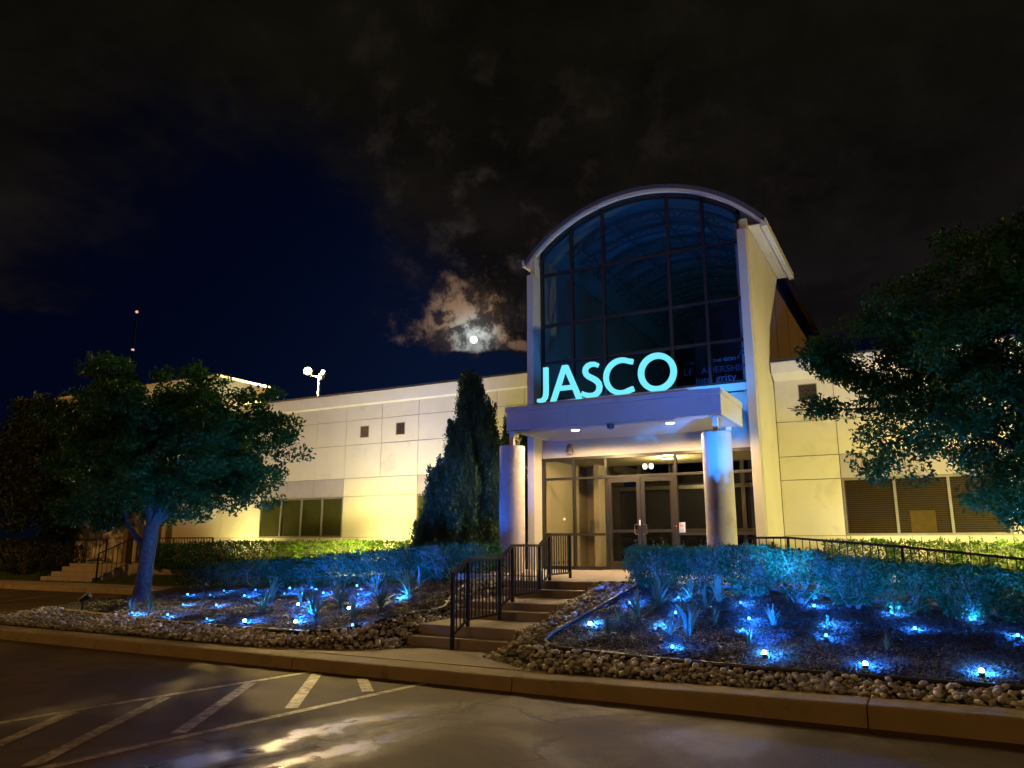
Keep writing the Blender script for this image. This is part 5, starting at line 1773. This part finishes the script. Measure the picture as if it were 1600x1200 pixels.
# rear hedges: floodlight put into the leaf colour, darker leaves where it fades
k = 0
for x in np.arange(-9.6, -22.5, -1.15):
    zb = 0.75 if x > -17 else 0.72
    dark = x < -18.5  # shrubs past the floodlight get the darker leaf
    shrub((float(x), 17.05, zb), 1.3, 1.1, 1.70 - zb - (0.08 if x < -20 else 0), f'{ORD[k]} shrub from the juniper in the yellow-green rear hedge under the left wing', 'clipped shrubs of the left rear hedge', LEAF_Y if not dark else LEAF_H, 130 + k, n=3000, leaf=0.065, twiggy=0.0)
    k += 1
for i, x in enumerate((-1.2, -0.1, 1.0, 2.1)):
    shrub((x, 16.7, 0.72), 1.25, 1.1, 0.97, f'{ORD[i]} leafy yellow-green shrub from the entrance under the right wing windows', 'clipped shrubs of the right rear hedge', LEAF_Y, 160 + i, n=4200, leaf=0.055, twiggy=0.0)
# dark low bushes far left by the side steps
for i, (x, y, w) in enumerate(((-31.4, 17.6, 1.9), (-30.2, 17.3, 1.7), (-29.2, 17.9, 1.5))):
    shrub((x, y, 0.35), w, 1.6, 1.5 - 0.15 * i, ('leftmost', 'middle', 'rightmost')[i] + ' of the three dark rounded bushes left of the side porch steps', 'dark bushes left of the side porch', LEAF_D, 170 + i, n=1500, leaf=0.10, twiggy=0.0)


# yuccas: every blade its own part, a few blade meshes shared
blade_meshes = []
for i in range(5):
    rng = random.Random(300 + i)
    L = 1.0; n = 6
    vs = []; fs = []
    curve = 0.10 + 0.16 * i
    for j in range(n + 1):
        t_ = j / n
        r = t_ * L
        px = r * math.cos(curve * t_ * 1.3); pz = r * 1.0
        xo = curve * t_ ** 2 * 0.9
        zo = t_ - curve * 0.55 * t_ ** 2.2
        w = 0.038 * (1 - t_) ** 0.55 * (0.55 + 0.9 * min(t_ * 3, 1)) + 0.001
        vs += [(xo, -w, zo), (xo - 0.012 * (1 - t_), 0, zo), (xo, w, zo)]
    for j in range(n):
        a = j * 3
        fs += [(a, a + 1, a + 4, a + 3), (a + 1, a + 2, a + 5, a + 4)]
    me = bpy.data.meshes.new('blade'); me.from_pydata(vs, [], fs)
    me.polygons.foreach_set('use_smooth', [True] * len(me.polygons))
    me.materials.append(YUCCA)
    blade_meshes.append(me)


def yucca(x, y, size, nb, lab, grp, seed, upright=False):
    z = T(x, y) + 0.02
    t = thing('yucca', (x, y, z), lab, 'yucca', grp)
    rng = random.Random(seed)
    nb = int(nb * 1.45)
    for i in range(nb):
        ring = i / nb
        tilt = (0.10 + 1.15 * ring ** 1.1) * (0.30 if upright else 1.0) + rng.gauss(0, 0.07)
        me = blade_meshes[min(4, int(ring * 4.99)) if not upright else rng.randrange(2)]
        o = bpy.data.objects.new('blade', me); COL.objects.link(o); o.parent = t
        o.location = (rng.gauss(0, 0.012), rng.gauss(0, 0.012), 0)
        s = size * 1.12 * rng.uniform(0.78, 1.12) * (1.0 if ring < 0.8 else 0.85)
        o.rotation_euler = (Matrix.Rotation(rng.uniform(0, 6.28), 3, 'Z') @ Matrix.Rotation(tilt, 3, 'Y')).to_euler()
        o.scale = (s, s * rng.uniform(0.75, 1.0), s)
    return t


YR = [(-3.60, 10.31, .40, 22, 0, 'leftmost of the tall yuccas'), (-3.51, 10.99, .42, 26, 0, 'large spiky yucca'), (-3.20, 11.60, .36, 20, 0, 'yucca'), (-2.80, 11.6, .36, 20, 0, 'yucca'), (-2.86, 11.12, .30, 20, 0, 'yucca'),
      (-2.76, 9.78, .46, 26, 1, 'tallest upright yucca, in front'), (-2.98, 9.72, .30, 14, 0, 'low splayed yucca'), (-3.76, 9.59, .26, 18, 0, 'small star-shaped yucca'), (-3.82, 10.15, .24, 14, 0, 'small yucca'),
      (-2.56, 10.37, .26, 10, 1, 'thin upright yucca'), (-1.87, 10.6, .26, 16, 1, 'short upright yucca'), (-2.0, 9.64, .2, 7, 1, 'tiny yucca sprout'), (-1.32, 9.76, .17, 7, 1, 'tiny yucca sprout'), (-1.21, 10.6, .2, 8, 1, 'little yucca sprout'), (-0.53, 9.86, .2, 8, 1, 'little yucca sprout')]
rlab = ['spiky yucca left of the brightest middle light, behind the star-shaped one', 'large splayed yucca in the middle of the cluster beside the stairs bed', 'yucca at the foot of the hedge, nearest the stairs', 'yucca at the foot of the hedge, second from the stairs', 'rounded yucca just in front of the hedge-foot pair', 'tall upright yucca clump at the front of the right bed', 'low splayed yucca leaning against the tall upright clump', 'small star-shaped yucca nearest the bed edging, right bed', 'small pale yucca beside the star-shaped one', 'thin upright yucca between two blue light pools', 'short upright yucca standing alone in mid bed', 'tiny yucca sprout at the left rim of the front light pool', 'tiny yucca sprout at the right rim of the front light pool', 'little sprout next to the far middle light', 'little sprout above the widest light pool, farthest right']
for i, (a, b) in enumerate(zip(YR, rlab)):
    yucca(a[0], a[1], a[2], a[3], b, 'yuccas in the right mulch bed', 400 + i, bool(a[4]))
YL = [(-10.22, 10.82, .32, 16, 1, 'upright yucca beside a light in the middle of the left bed'), (-9.06, 9.9, .46, 26, 0, 'large splayed yucca near the front of the left bed'), (-9.10, 10.61, .44, 26, 0, 'large fan-shaped yucca lit from its front, left bed'), (-9.12, 11.66, .42, 22, 0, 'tall yucca at the back of the left bed cluster'), (-8.05, 10.39, .44, 26, 0, 'big yucca nearest the stairs in the left bed'),
      (-8.01, 9.67, .32, 20, 0, 'low flat yucca above the front blue pool, left bed'), (-8.05, 11.15, .46, 26, 0, 'brightest blue-white yucca, right over its lamp'), (-8.9, 12.7, .36, 18, 0, 'dim yucca at the foot of the left front hedge'), (-7.75, 12.08, .36, 18, 0, 'dull green yucca close to the stair railing'), (-10.38, 10.08, .42, 18, 0, 'dark yucca right of a bright lamp, left bed'),
      (-13.56, 9.82, .26, 9, 1, 'thin sprout at the foot of the tree trunk, left one'), (-13.2, 9.95, .28, 10, 1, 'thin sprout by the trunk lamp, middle one'), (-13.98, 10.5, .34, 10, 1, 'taller sprout right of the tree trunk'), (-11.5, 11.4, .34, 10, 1, 'faint upright yucca in the dark middle of the left bed'), (-12.3, 12.2, .34, 10, 1, 'faint upright yucca near the back lights of the left bed')]
for i, a in enumerate(YL):
    yucca(a[0], a[1], a[2], a[3], a[5], 'yuccas in the left mulch bed', 440 + i, bool(a[4]))
